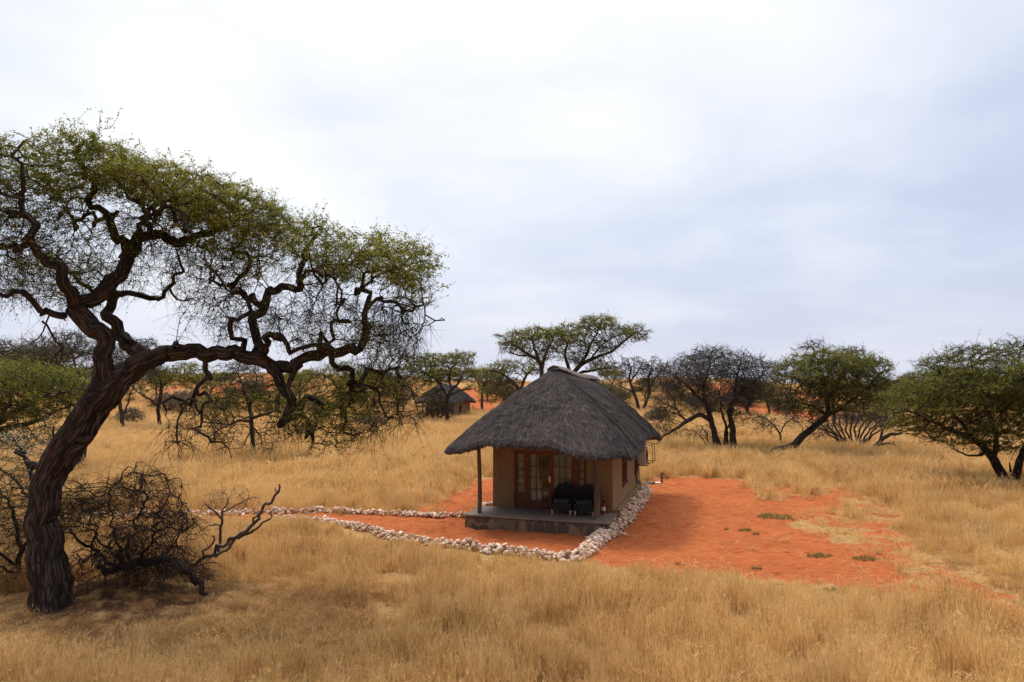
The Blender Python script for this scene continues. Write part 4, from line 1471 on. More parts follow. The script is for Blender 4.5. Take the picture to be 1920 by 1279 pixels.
# ---- the great acacia on the left
Yh = 15.6
HERO = [
    # trunk and the long limb reaching right
    [(92, 1168, 112, 0), (95, 1125, 90, 0), (92, 1060, 76, 0), (84, 1010, 68, 0), (82, 950, 64, 0), (95, 890, 68, 0), (128, 830, 70, 0), (165, 775, 70, 0), (205, 728, 66, 0), (245, 695, 52, 0.1),
     (290, 672, 42, 0.2), (340, 663, 36, 0.3), (400, 664, 34, 0.4), (445, 662, 34, 0.4), (480, 674, 30, 0.3), (520, 688, 28, 0.2), (555, 684, 24, 0.1), (590, 666, 27, 0), (630, 656, 26, -0.2), (668, 648, 20, -0.3),
     (684, 625, 17, -0.3), (690, 600, 14, -0.2), (686, 570, 11, 0), (678, 545, 9, 0.2), (683, 520, 7, 0.3), (700, 492, 4, 0.4)],
    # upright fork
    [(172, 765, 54, 0), (188, 725, 46, -0.1), (191, 690, 40, -0.2), (193, 650, 40, -0.3), (180, 622, 42, -0.4), (155, 600, 44, -0.4), (139, 577, 40, -0.4), (160, 562, 36, -0.3), (190, 546, 34, 0), (222, 512, 31, 0.3),
     (240, 480, 29, 0.5), (258, 452, 26, 0.7), (290, 442, 23, 0.9), (325, 456, 22, 1.0), (352, 446, 18, 1.0), (395, 430, 14, 1.1), (420, 415, 10, 1.2), (440, 400, 6, 1.3)],
    [(240, 478, 24, 0.5), (232, 452, 21, 0.2), (210, 425, 18, 0), (188, 404, 15, -0.2), (172, 394, 13, -0.2), (172, 360, 12, -0.3), (160, 330, 12, -0.4), (152, 305, 10, -0.4), (160, 280, 7, -0.5), (175, 255, 4, -0.5)],
    [(172, 355, 9, -0.3), (185, 330, 8, 0), (215, 318, 7, 0.3), (250, 316, 5, 0.5)],
    [(205, 420, 12, 0), (175, 418, 9, 0.6), (140, 405, 8, 0.9), (110, 395, 6, 1.2)],
    [(280, 442, 16, 0.9), (286, 410, 13, 0.5), (270, 385, 11, 0.3), (245, 360, 9, 0.2), (235, 335, 6, 0.1)],
    [(286, 405, 10, 0.5), (310, 392, 10, 0.2), (330, 375, 8, 0), (360, 355, 6, -0.2), (385, 340, 4, -0.3)],
    [(245, 470, 12, 0.6), (262, 420, 12, 0.3), (285, 402, 12, -0.4), (325, 402, 9, -0.9), (350, 420, 8, -1.2), (365, 440, 6, -1.4)],
    # left sweep
    [(142, 580, 30, -0.4), (126, 542, 25, -0.8), (108, 510, 23, -1.1), (78, 482, 21, -1.4), (57, 456, 18, -1.6), (46, 420, 16, -1.7), (38, 390, 14, -1.8), (34, 350, 11, -1.8), (38, 310, 8, -1.8), (52, 275, 5, -1.8)],
    [(58, 456, 16, -1.6), (30, 462, 14, -1.3), (0, 456, 13, -1.0), (-40, 440, 10, -0.8), (-80, 400, 7, -0.6)],
    [(40, 395, 8, -1.8), (20, 352, 8, -2.2), (-10, 348, 7, -2.4), (-40, 320, 5, -2.6)],
    [(120, 592, 18, -0.5), (80, 584, 15, -0.9), (46, 572, 12, -1.2), (10, 552, 10, -1.4), (-30, 540, 8, -1.6)],
    [(78, 586, 6, -0.9), (78, 602, 5, -1.0), (66, 622, 4, -1.0), (50, 650, 2, -1.0)],
    [(78, 602, 5, -1.0), (100, 622, 5, -0.9), (118, 648, 4, -0.8), (130, 680, 2, -0.8)],
    # stem between the forks
    [(275, 674, 34, 0.2), (248, 646, 32, 0.5), (218, 622, 28, 0.8), (206, 595, 22, 1.0), (208, 566, 20, 1.1), (238, 556, 14, 1.2), (290, 553, 11, 1.3), (318, 541, 9, 1.3), (338, 512, 7, 1.2), (342, 485, 5, 1.0)],
    [(208, 566, 12, 1.1), (190, 540, 10, 1.6), (150, 520, 9, 2.0), (115, 500, 8, 2.3), (90, 470, 5, 2.5)],
    [(318, 541, 6, 1.3), (335, 560, 5, 1.3), (355, 562, 4, 1.3), (380, 556, 2, 1.3)],
    # limbs rising from the long arm
    [(482, 668, 26, 0.3), (478, 640, 21, 0.5), (477, 610, 20, 0.6), (484, 582, 20, 0.6), (500, 557, 18, 0.5), (527, 543, 17, 0.3), (557, 530, 15, 0.1), (568, 500, 12, 0), (564, 475, 10, -0.2), (580, 450, 7, -0.3), (605, 428, 4, -0.4)],
    [(488, 572, 16, 0.6), (472, 556, 15, 0.9), (455, 540, 13, 1.1), (436, 532, 11, 1.3), (446, 505, 10, 1.4), (438, 470, 8, 1.5), (450, 435, 5, 1.5)],
    [(436, 532, 8, 1.3), (412, 536, 7, 1.6), (395, 525, 5, 1.8), (385, 500, 4, 1.9)],
    [(456, 655, 14, 0.4), (451, 625, 12, 0.1), (448, 600, 11, -0.2), (457, 572, 10, -0.5), (440, 545, 8, -0.8), (415, 520, 6, -1.0), (400, 480, 4, -1.1)],
    [(494, 664, 18, 0.3), (510, 637, 16, -0.2), (528, 625, 14, -0.5), (545, 634, 13, -0.6), (560, 654, 11, -0.4), (590, 660, 9, -0.1)],
    [(557, 528, 10, 0.1), (580, 517, 8, -0.4), (610, 522, 7, -0.7), (635, 540, 5, -0.9), (645, 560, 3, -1.0)],
    [(600, 655, 10, 0), (615, 628, 9, 0.6), (640, 600, 8, 0.9), (650, 560, 6, 1.2), (640, 520, 4, 1.4)],
    [(690, 578, 10, -0.2), (705, 562, 9, -0.4), (740, 555, 8, -0.6), (770, 560, 6, -0.8), (800, 578, 4, -0.9), (832, 600, 2, -1.0)],
    [(680, 545, 7, 0.2), (705, 518, 7, 0), (735, 500, 6, -0.2), (770, 490, 4, -0.3)],
    # drooping limbs
    [(487, 676, 26, 0.3), (505, 694, 25, 0.2), (524, 712, 24, 0.1), (540, 735, 22, 0), (545, 758, 21, -0.1), (538, 782, 18, -0.2), (552, 792, 12, -0.3), (580, 800, 7, -0.4), (610, 818, 4, -0.5)],
    [(548, 676, 12, 0.1), (552, 705, 13, -0.1), (546, 735, 12, -0.2), (543, 752, 10, -0.2)],
    [(546, 765, 18, -0.1), (564, 762, 16, 0.2), (590, 764, 13, 0.4), (622, 772, 11, 0.6), (650, 790, 7, 0.8), (665, 815, 4, 0.9)],
    [(568, 775, 10, 0), (580, 800, 8, -0.2), (598, 818, 6, -0.3), (620, 830, 3, -0.4)],
    [(622, 660, 16, -0.2), (634, 690, 14, 0), (650, 714, 14, 0.2), (657, 735, 12, 0.2), (652, 752, 8, 0.2)],
    [(654, 722, 12, 0.2), (672, 706, 11, 0.5), (700, 692, 10, 0.8), (735, 690, 8, 1.0), (765, 706, 6, 1.1), (780, 740, 4, 1.2), (788, 780, 2, 1.2)],
    [(660, 730, 8, 0.2), (695, 742, 7, -0.3), (725, 770, 5, -0.6), (745, 800, 3, -0.8)],
    [(382, 666, 13, 0.4), (387, 690, 12, 0.4), (385, 712, 12, 0.3), (368, 735, 9, 0.3), (352, 755, 7, 0.3), (322, 765, 5, 0.4), (316, 780, 3, 0.4)],
    [(370, 732, 9, 0.3), (388, 750, 9, 0.2), (399, 764, 9, 0.1), (388, 774, 8, 0.1), (370, 770, 7, 0.1), (366, 762, 5, 0.1), (348, 768, 5, 0.1), (343, 790, 5, 0.1), (325, 820, 4, 0), (305, 855, 2, 0)],
    [(378, 774, 7, 0.1), (380, 792, 6, 0), (395, 810, 6, -0.1), (415, 830, 4, -0.2), (428, 855, 2, -0.2)],
    # stumps and snags
    [(243, 640, 10, 0.5), (228, 643, 6, 0.2), (214, 646, 2, 0)],
    [(330, 652, 12, 0.2), (328, 645, 14, 0), (322, 642, 9, -0.1)],
    [(118, 880, 26, 0), (140, 855, 20, -0.1), (172, 805, 12, -0.25), (182, 790, 4, -0.35)],
    [(88, 895, 12, 0.1), (70, 880, 11, 0.4), (48, 855, 9, 0.7), (28, 845, 6, 1.0)],
]
HB = [  # px, py, rx, ry, depth half-size m, points, leafiness, depth offset
    (20, 265, 75, 38, 2.4, 340, 1.0, -1.2), (100, 300, 85, 42, 2.0, 330, 0.8, -0.6), (190, 272, 85, 42, 2.2, 480, 1.0, 0), (60, 345, 70, 40, 2.0, 200, 0.45, -1.0), (-60, 330, 80, 70, 2.2, 260, 0.9, -1.6),
    (330, 338, 105, 42, 2.4, 640, 1.0, 0.3), (250, 330, 60, 40, 2.0, 260, 0.9, 0.4), (420, 385, 105, 52, 2.4, 700, 1.0, 0.8), (490, 425, 65, 42, 2.0, 330, 0.95, 0.8), (440, 465, 85, 50, 2.0, 330, 0.7, 0.9),
    (600, 430, 52, 34, 1.8, 220, 0.75, -0.2), (640, 475, 75, 40, 2.0, 320, 0.8, 0.2), (735, 490, 75, 45, 2.0, 430, 0.85, 0), (775, 535, 42, 36, 1.6, 150, 0.6, -0.4),
    (580, 490, 60, 50, 1.6, 190, 0.3, 0), (740, 600, 62, 45, 1.4, 260, 0.08, -0.5), (700, 640, 60, 40, 1.4, 150, 0.3, 0.3), (735, 695, 50, 50, 1.4, 170, 0.3, 0.9), (770, 640, 35, 40, 1.2, 70, 0.0, 0),
    (120, 385, 90, 40, 1.8, 190, 0.42, 0), (130, 450, 110, 50, 2.2, 230, 0.30, 0.6), (35, 420, 60, 50, 2.0, 120, 0.22, -1.6), (70, 535, 80, 40, 1.8, 170, 0.32, 0), (-10, 510, 60, 40, 1.6, 90, 0.3, -1.0),
    (300, 420, 90, 40, 1.8, 220, 0.25, 0.2), (330, 490, 80, 35, 1.6, 90, 0.12, 0.8), (270, 520, 60, 30, 1.2, 50, 0.1, 1.0), (400, 560, 55, 55, 1.4, 130, 0.15, 0.5), (440, 500, 60, 40, 1.6, 160, 0.2, 1.0),
    (540, 590, 70, 35, 1.4, 120, 0.1, 0), (610, 580, 60, 50, 1.4, 140, 0.12, 0.5), (580, 640, 50, 22, 1.0, 80, 0.15, -0.3), (440, 615, 35, 35, 1.0, 50, 0.05, 0),
    (600, 785, 65, 42, 1.3, 210, 0.6, 0), (660, 755, 58, 50, 1.3, 200, 0.5, 0.3), (720, 775, 55, 40, 1.2, 110, 0.1, 0.5), (640, 830, 40, 22, 1.0, 60, 0.4, 0), (545, 800, 40, 40, 1.0, 60, 0.3, -0.2),
    (340, 820, 45, 45, 0.7, 75, 0.04, 0), (420, 800, 40, 55, 0.7, 70, 0.02, 0), (372, 790, 40, 35, 0.7, 40, 0.1, 0), (520, 740, 40, 30, 0.9, 40, 0.25, 0),
]
HB = [((b[0], b[1] + (40 if b[0] < 240 else (10 if 380 < b[0] < 560 else 20)), b[2], b[3] * 0.9, b[4] * 0.75) + tuple(b[5:])) if b[1] < 480 else b for b in HB]
tree('acacia_tree', 'huge leaning camelthorn acacia with furrowed trunk and long horizontal limb', 'tree', (*at(95, 1150, Yh)[:2], 0.0), HERO, HB, Yh, 3,
     leaf='leaf', step=0.15, kill=0.165, tip=0.0050, expo=2.02, twigs=1.7, twig_len=0.30, leaf_n=19, leaf_size=0.057, rough=0.115, sides=64, dens=1.9, thin=0.76, wig=0.42, zig=1.0, hang=1.1, wood_r=0.022, up=0.25)


# ---- trees traced one by one in the middle distance
def mid(name, label, cat, base_px, limbs, blobs, seed, Y=None, **kw):
    if Y is None:
        b = ground(*base_px)
        drop = 0.32 * F / b[1]                      # the grass hides the foot of the stem
        b = ground(base_px[0], base_px[1] + drop)
        limbs = [([(lim[0][0] + 0.3 * (lim[0][0] - lim[1][0]), base_px[1] + drop + 5, lim[0][2] * 1.12, lim[0][3])] + list(lim)) if lim[0][1] >= base_px[1] - 5 else lim for lim in limbs]
    else:
        q = at(base_px[0], base_px[1], Y)
        b = np.array([q[0], Y, float(terrain(q[0], Y))])
    Yb = b[1]
    kw.setdefault('leaf_size', 0.05 + 0.0011 * Yb)
    kw.setdefault('tip', 0.005 + 0.00016 * Yb)
    kw.setdefault('step', 0.18 + 0.0009 * Yb)
    kw.setdefault('kill', kw['step'] * 1.1)
    kw.setdefault('twig_len', 0.36 + 0.0016 * Yb)
    kw.setdefault('wood_r', 0.03)
    kw.setdefault('sides', 12)
    kw.setdefault('bark', 'bark_far')
    kw.setdefault('dens', 1.8)
    kw.setdefault('thin', 0.8)
    kw.setdefault('rough', 0.06)
    kw['leaf_n'] = kw.get('leaf_n', 10) * 1.35
    kw['twigs'] = kw.get('twigs', 1.5) * 1.15
    kw.setdefault('zig', 0.3)
    return tree(name, label, cat, b, limbs, blobs, Yb, seed, **kw)


# big umbrella acacias behind the hut
mid('acacia_tree', 'tall flat-topped acacia spreading right, directly behind the hut ridge', 'tree', (1082, 815),
    [[(1080, 818, 16, 0), (1076, 770, 14, 0), (1072, 715, 12, 0), (1085, 688, 10, 0), (1112, 672, 8, -0.3), (1145, 660, 6, -0.6), (1170, 640, 5, -0.8), (1195, 622, 3, -1)],
     [(1083, 690, 8, 0), (1098, 668, 7, 0.5), (1108, 645, 6, 0.8), (1120, 622, 4, 1), (1128, 600, 3, 1.2)],
     [(1074, 720, 10, 0), (1088, 700, 8, 1), (1110, 695, 6, 1.5), (1140, 690, 4, 2)],
     [(1073, 712, 10, 0), (1066, 690, 8, 0.6), (1060, 662, 6, 1.0), (1068, 632, 4, 1.2)],
     [(1108, 673, 5, -0.3), (1125, 650, 4, -1.6), (1150, 632, 3, -2.2)]],
    [(1120, 606, 38, 16, 3.2, 260, 0.6), (1175, 622, 32, 15, 2.8, 230, 0.55), (1070, 628, 42, 20, 3, 320, 0.7), (1140, 640, 38, 18, 2.6, 140, 0.25), (1195, 632, 18, 12, 1.8, 90, 0.5), (1075, 665, 35, 18, 2.4, 140, 0.4), (1132, 690, 32, 14, 2.4, 120, 0.6), (1135, 597, 15, 8, 1.6, 60, 0.6)],
    21, leaf_n=12, twigs=1.5, dens=2.3)
mid('acacia_tree', 'rounded acacia rising behind the left slope of the hut roof', 'tree', (1014, 818),
    [[(1016, 820, 15, 0), (1016, 760, 13, 0), (1015, 705, 10, 0), (1012, 680, 9, 0), (990, 664, 7, -0.4), (970, 650, 5, -0.8), (952, 640, 3, -1)],
     [(1015, 700, 8, 0), (1020, 672, 7, 0.5), (1030, 650, 5, 1), (1040, 630, 3, 1.2)],
     [(1012, 682, 8, 0), (1003, 655, 6, 0.8), (996, 632, 4, 1.2)],
     [(992, 665, 5, -0.4), (978, 668, 4, -1.2), (955, 662, 3, -1.8)]],
    [(975, 638, 38, 20, 2.8, 260, 0.55), (1012, 626, 34, 15, 2.8, 220, 0.65), (955, 650, 20, 14, 2.0, 90, 0.3), (1025, 655, 26, 22, 2.4, 130, 0.45), (1045, 640, 22, 22, 2.2, 110, 0.5), (1000, 665, 30, 12, 2.0, 70, 0.2)],
    22, leaf_n=12, twigs=1.5, dens=2.3)
mid('acacia_tree', 'low spreading acacia between the two huts, crown tucked beside the roof', 'tree', (985, 800),
    [[(986, 802, 10, 0), (982, 770, 9, 0), (975, 735, 8, 0), (960, 715, 6, -0.5), (938, 700, 4, -0.8), (918, 695, 3, -1)],
     [(975, 735, 7, 0), (985, 708, 6, 0.5), (1000, 690, 4, 0.8)],
     [(978, 745, 6, 0), (955, 742, 5, 0.6), (930, 738, 3, 1)]],
    [(945, 688, 36, 16, 2.6, 240, 0.7), (990, 688, 34, 16, 2.4, 190, 0.7), (925, 700, 20, 14, 2, 80, 0.5), (955, 715, 32, 12, 2, 80, 0.15), (930, 738, 40, 18, 2.5, 180, 0.5)],
    23, leaf_n=9, twigs=1.3)
# two thin trees right of the hut
mid('acacia_tree', 'slender dark acacia with forked stem, left of the pair on the red slope', 'tree', (1197, 768),
    [[(1198, 770, 8, 0), (1193, 748, 7, 0), (1186, 728, 6, 0), (1180, 708, 5, 0), (1184, 688, 3, 0.5)], [(1188, 735, 4, 0), (1172, 728, 3, 0), (1160, 722, 2, 0)], [(1183, 715, 4, 0), (1195, 698, 3, 0), (1203, 682, 2, 0)]],
    [(1180, 690, 24, 20, 2, 220, 0.25), (1200, 685, 16, 18, 1.8, 110, 0.2), (1165, 712, 18, 14, 1.6, 80, 0.35)], 24, leaf='leaf_grey', twigs=1.6)
mid('acacia_tree', 'slender dark acacia with bare twigs, right of the pair on the red slope', 'tree', (1207, 768),
    [[(1206, 770, 8, 0), (1212, 752, 7, 0), (1217, 735, 6, 0), (1216, 712, 5, 0), (1222, 690, 3, 0.4)], [(1217, 728, 4, 0), (1230, 708, 3, 0), (1240, 690, 2, 0)]],
    [(1225, 690, 22, 24, 2, 240, 0.12), (1238, 700, 14, 20, 1.6, 90, 0.1), (1212, 700, 16, 16, 1.5, 70, 0.15)], 25, leaf='leaf_grey', twigs=1.6)
# grey twin-trunked tree
mid('acacia_tree', 'broad nearly leafless grey acacia with two thick trunks right of the hut', 'tree', (1360, 843),
    [[(1348, 842, 20, 0), (1342, 822, 15, 0), (1336, 800, 12, 0), (1330, 775, 11, 0), (1322, 750, 9, 0), (1318, 725, 7, 0.4), (1328, 695, 5, 0.6), (1330, 668, 3, 0.8)],
     [(1374, 847, 19, -0.2), (1374, 820, 15, -0.2), (1372, 795, 12, -0.2), (1368, 772, 10, -0.2), (1378, 745, 8, -0.4), (1396, 728, 7, -0.6), (1418, 712, 4, -0.8), (1432, 700, 2, -0.9)],
     [(1334, 790, 11, 0), (1312, 778, 10, -0.3), (1288, 790, 9, -0.6), (1264, 806, 6, -0.8), (1242, 818, 4, -1), (1232, 835, 2, -1.1)],
     [(1325, 760, 8, 0), (1300, 735, 7, -0.6), (1275, 712, 5, -1), (1250, 698, 3, -1.4)],
     [(1370, 778, 8, -0.2), (1376, 740, 7, 0.6), (1382, 705, 5, 1), (1388, 675, 3, 1.2)],
     [(1358, 835, 7, 0.1), (1360, 800, 6, 0.4), (1352, 765, 5, 0.6), (1350, 725, 3, 0.8)],
     [(1288, 790, 5, -0.6), (1272, 772, 4, -1), (1255, 760, 3, -1.2)],
     [(1366, 838, 6, 0), (1364, 812, 5, 0.2), (1368, 790, 4, 0.3)]],
    [(1315, 685, 62, 34, 3, 620, 0.16), (1268, 705, 42, 32, 2.6, 380, 0.14), (1385, 688, 52, 36, 2.8, 560, 0.10), (1420, 715, 34, 30, 2.4, 260, 0.10), (1350, 740, 62, 34, 2.8, 420, 0.10), (1340, 662, 28, 14, 2, 160, 0.18), (1255, 755, 36, 22, 2, 240, 0.36),
     (1245, 790, 26, 26, 1.6, 110, 0.12), (1390, 765, 30, 34, 2, 140, 0.06), (1440, 690, 18, 20, 1.6, 80, 0.1)],
    26, leaf='leaf_grey', twigs=1.7, leaf_n=7, dens=2.5, tip=0.010)
mid('bare_bush', 'thin grey bush of bare stems at the left foot of the twin-trunked tree', 'bush', (1328, 842),
    [[(1330, 843, 3, 0), (1318, 822, 2, 0), (1300, 808, 2, 0)], [(1332, 843, 3, 0.2), (1326, 815, 2, 0.2), (1312, 795, 2, 0.3)], [(1334, 843, 3, -0.2), (1340, 815, 2, -0.3)]],
    [(1305, 808, 26, 18, 1, 90, 0.0), (1335, 812, 18, 22, 1, 60, 0.0)], 27, twigs=1.0, bark='bark_grey', trunk_name='stems', crown_name='branches')
# leaning tree
mid('acacia_tree', 'leafy acacia with bent trunk leaning right over the grass', 'tree', (1446, 850),
    [[(1436, 856, 12, 0), (1455, 846, 17, 0), (1485, 837, 17, 0), (1508, 815, 15, 0), (1530, 798, 14, 0), (1550, 778, 13, 0), (1552, 750, 10, 0.3), (1545, 720, 7, 0.5), (1535, 690, 5, 0.6), (1525, 655, 3, 0.6)],
     [(1550, 778, 10, 0), (1580, 765, 9, -0.4), (1605, 745, 7, -0.7), (1630, 722, 5, -1), (1650, 700, 3, -1.2)],
     [(1548, 745, 7, 0.3), (1520, 722, 6, -0.4), (1495, 710, 4, -0.8), (1470, 700, 3, -1)],
     [(1552, 755, 7, 0.2), (1570, 720, 6, 0.9), (1585, 690, 4, 1.3), (1600, 660, 3, 1.5)],
     [(1545, 775, 6, 0), (1520, 760, 5, 0.8), (1495, 755, 4, 1.2)]],
    [(1560, 685, 72, 34, 3, 780, 0.85), (1490, 700, 42, 32, 2.6, 380, 0.75), (1615, 690, 50, 28, 2.6, 420, 0.75), (1565, 735, 82, 24, 2.8, 420, 0.5), (1480, 748, 42, 26, 2.2, 240, 0.3), (1625, 735, 46, 32, 2.2, 330, 0.55), (1575, 760, 80, 24, 2.4, 260, 0.45), (1470, 735, 36, 34, 2.0, 220, 0.4),
     (1528, 648, 28, 12, 1.6, 70, 0.0), (1600, 655, 22, 10, 1.4, 60, 0.05), (1655, 712, 18, 16, 1.6, 80, 0.5), (1530, 770, 40, 16, 2, 120, 0.15)],
    28, leaf='leaf_deep', leaf_n=12, twigs=1.7, dens=1.8)
mid('fallen_tree', 'dark fallen trunk with broken upturned limb lying in the grass', 'fallen trunk', (1590, 843),
    [[(1490, 848, 9, 0), (1530, 845, 9, 0), (1565, 840, 10, 0), (1600, 842, 11, 0), (1635, 841, 11, 0), (1652, 824, 9, -0.2), (1668, 814, 8, -0.3), (1692, 812, 5, -0.5)],
     [(1650, 826, 6, -0.2), (1654, 806, 5, -0.2), (1650, 795, 3, -0.2)], [(1640, 838, 6, 0), (1665, 832, 4, 0), (1690, 836, 2, 0)]],
    [(1680, 830, 18, 12, 0.7, 50, 0.0), (1658, 800, 12, 10, 0.6, 25, 0.0)], 29, twigs=0.8, trunk_name='trunk', crown_name='branches')
mid('bare_bush', 'fan of many dark bare stems growing behind the fallen trunk', 'bush', (1598, 838),
    [[(1590 + k * 2.2, 840, 5, 0.3 * math.sin(k)), (1595 + (k - 6) * 8, 810, 4, 0.6 * math.sin(k * 2)), (1600 + (k - 6) * 13, 775 + 3 * abs(k - 6), 3, 1.0 * math.sin(k * 2))] for k in range(13)],
    [(1570, 790, 48, 20, 1.4, 130, 0.0), (1640, 785, 40, 20, 1.4, 110, 0.05), (1540, 810, 26, 16, 1, 70, 0.0)], 30, twigs=1.3, dens=2.4, trunk_name='stems', crown_name='branches')
mid('bare_bush', 'small leaning leafless shrub between the twin-trunked and the bent trees', 'bush', (1466, 834),
    [[(1467, 835, 4, 0), (1462, 812, 4, 0), (1445, 792, 3, 0), (1428, 778, 2, 0)], [(1462, 815, 3, 0), (1472, 795, 3, 0), (1490, 782, 2, 0)]],
    [(1432, 790, 26, 16, 1.2, 110, 0.02), (1480, 785, 18, 16, 1, 60, 0.02), (1455, 800, 20, 10, 1, 40, 0.0)], 31, twigs=1.2, bark='bark_grey', trunk_name='stems', crown_name='branches')
# right edge tree
mid('acacia_tree', 'dense dark green acacia with V-shaped trunks at the right edge', 'tree', (1893, 903),
    [[(1888, 906, 22, 0), (1872, 878, 20, 0), (1856, 852, 18, 0), (1835, 830, 14, -0.3), (1805, 815, 11, -0.6), (1770, 800, 8, -0.9), (1735, 785, 5, -1.1), (1700, 775, 3, -1.2)],
     [(1903, 904, 18, 0.2), (1908, 875, 16, 0.2), (1920, 845, 14, 0.3), (1932, 810, 11, 0.5), (1930, 770, 8, 0.7), (1920, 720, 5, 0.8), (1910, 680, 3, 0.8)],
     [(1862, 862, 14, 0), (1868, 835, 11, 0.6), (1862, 800, 9, 1), (1850, 760, 7, 1.3), (1835, 715, 5, 1.4), (1820, 675, 3, 1.5)],
     [(1830, 828, 9, -0.3), (1800, 790, 7, 0.2), (1775, 750, 5, 0.6), (1755, 715, 3, 0.8)],
     [(1850, 850, 6, -0.2), (1828, 853, 5, -0.4), (1805, 852, 4, -0.5), (1785, 842, 2, -0.6)],
     [(1932, 815, 9, 0.5), (1965, 780, 7, 0.2), (1995, 740, 5, 0)],
     [(1895, 885, 5, 0.1), (1893, 868, 3, 0.1)]],
    [(1770, 735, 82, 44, 2.6, 1150, 1.0), (1850, 715, 80, 50, 2.8, 1150, 1.0), (1925, 720, 70, 62, 2.6, 900, 1.0), (1715, 765, 48, 30, 2, 420, 1.0), (1690, 775, 26, 30, 1.6, 190, 0.9), (1815, 665, 50, 20, 2, 220, 0.5), (1765, 682, 42, 18, 1.8, 190, 0.5),
     (1905, 655, 42, 22, 2, 260, 0.65), (1880, 790, 75, 40, 2.2, 560, 0.9), (1790, 800, 90, 32, 2, 520, 0.75), (1860, 835, 60, 18, 1.6, 120, 0.5), (1980, 740, 60, 70, 2.4, 500, 1.0), (1740, 815, 30, 14, 1.2, 90, 0.4), (1845, 660, 40, 18, 1.6, 110, 0.4)],
    32, leaf='leaf_deep', leaf_n=12, twigs=1.7, dens=1.8, bark='bark', leaf_size=0.075)
# ---- left side
mid('acacia_tree', 'small green acacia with straight trunk standing in grass below the limb', 'tree', (475, 856),
    [[(476, 858, 10, 0), (473, 825, 10, 0), (472, 795, 9, 0), (468, 765, 8, 0), (460, 740, 6, 0.2), (452, 715, 4, 0.4), (440, 690, 2, 0.5)],
     [(471, 790, 7, 0), (450, 790, 5, -0.5), (425, 800, 4, -0.9), (405, 812, 2, -1)], [(471, 785, 7, 0), (500, 776, 6, 0.4), (525, 770, 4, 0.8), (550, 772, 2, 1)],
     [(468, 760, 6, 0), (474, 735, 5, -0.4), (482, 710, 3, -0.6)], [(473, 800, 5, 0), (462, 820, 3, -0.4), (455, 838, 2, -0.5)], [(473, 800, 5, 0), (485, 815, 3, 0.4), (490, 838, 2, 0.5)]],
    [(430, 752, 48, 26, 2.2, 300, 0.75), (515, 755, 44, 26, 2.2, 270, 0.75), (425, 782, 44, 16, 1.8, 140, 0.65), (465, 712, 58, 22, 2.2, 240, 0.15), (450, 690, 44, 14, 1.8, 130, 0.08), (505, 720, 34, 20, 1.8, 120, 0.5),
     (410, 825, 24, 22, 1, 40, 0.05), (490, 830, 26, 22, 1, 40, 0.1), (535, 800, 34, 26, 1.4, 70, 0.4)], 33, twigs=1.4)
mid('acacia_tree', 'grey green acacia, trunk half hidden behind the great leaning trunk', 'tree', (152, 878),
    [[(152, 880, 16, 0), (156, 840, 14, 0), (158, 800, 13, 0), (160, 760, 11, 0), (150, 725, 9, 0), (130, 700, 7, -0.4), (105, 680, 5, -0.8), (75, 665, 3, -1)],
     [(158, 755, 8, 0), (180, 725, 7, 0.6), (205, 700, 5, 1), (230, 680, 3, 1.2)], [(148, 722, 7, 0), (145, 690, 5, 0.6), (135, 660, 3, 0.8)], [(156, 770, 7, 0), (120, 750, 5, 0.8), (80, 740, 3, 1.2)]],
    [(70, 660, 70, 30, 3, 420, 0.4), (135, 648, 58, 28, 2.8, 360, 0.3), (20, 665, 60, 32, 3, 300, 0.55), (225, 690, 36, 30, 2.4, 190, 0.25), (110, 700, 70, 24, 2.6, 220, 0.3), (190, 660, 40, 26, 2.2, 160, 0.2), (-40, 680, 60, 36, 2.6, 200, 0.5)], 34, leaf='leaf_grey', twigs=1.4)
mid('acacia_tree', 'thin acacia with forked dark stem beyond the leaning trunk', 'tree', (231, 806),
    [[(232, 808, 9, 0), (228, 780, 8, 0), (225, 750, 7, 0), (224, 720, 5, 0), (230, 690, 4, 0.3), (245, 665, 2, 0.5)], [(229, 785, 5, 0), (238, 760, 4, 0), (246, 735, 3, 0.2), (262, 700, 2, 0.4)]],
    [(255, 655, 50, 26, 3, 260, 0.12), (235, 690, 45, 26, 2.8, 200, 0.3), (285, 690, 30, 24, 2.4, 110, 0.25), (205, 720, 30, 22, 2.4, 90, 0.4)], 35, leaf='leaf_grey', twigs=1.3)
mid('acacia_tree', 'dark straight trunk acacia with olive crown left of the hanging snag', 'tree', (301, 803),
    [[(302, 806, 9, 0), (298, 785, 8, 0), (297, 765, 8, 0), (302, 735, 7, 0), (300, 710, 5, 0), (285, 695, 3, -0.3)], [(298, 765, 5, 0), (282, 750, 4, -0.6), (262, 738, 3, -1)], [(302, 725, 5, 0), (325, 708, 4, 0.6), (350, 700, 3, 1)]],
    [(290, 705, 52, 18, 2.8, 240, 0.45), (345, 702, 46, 24, 2.8, 300, 0.8), (265, 730, 36, 16, 2.2, 120, 0.4), (375, 720, 26, 16, 2, 110, 0.75)], 36, twigs=1.4)
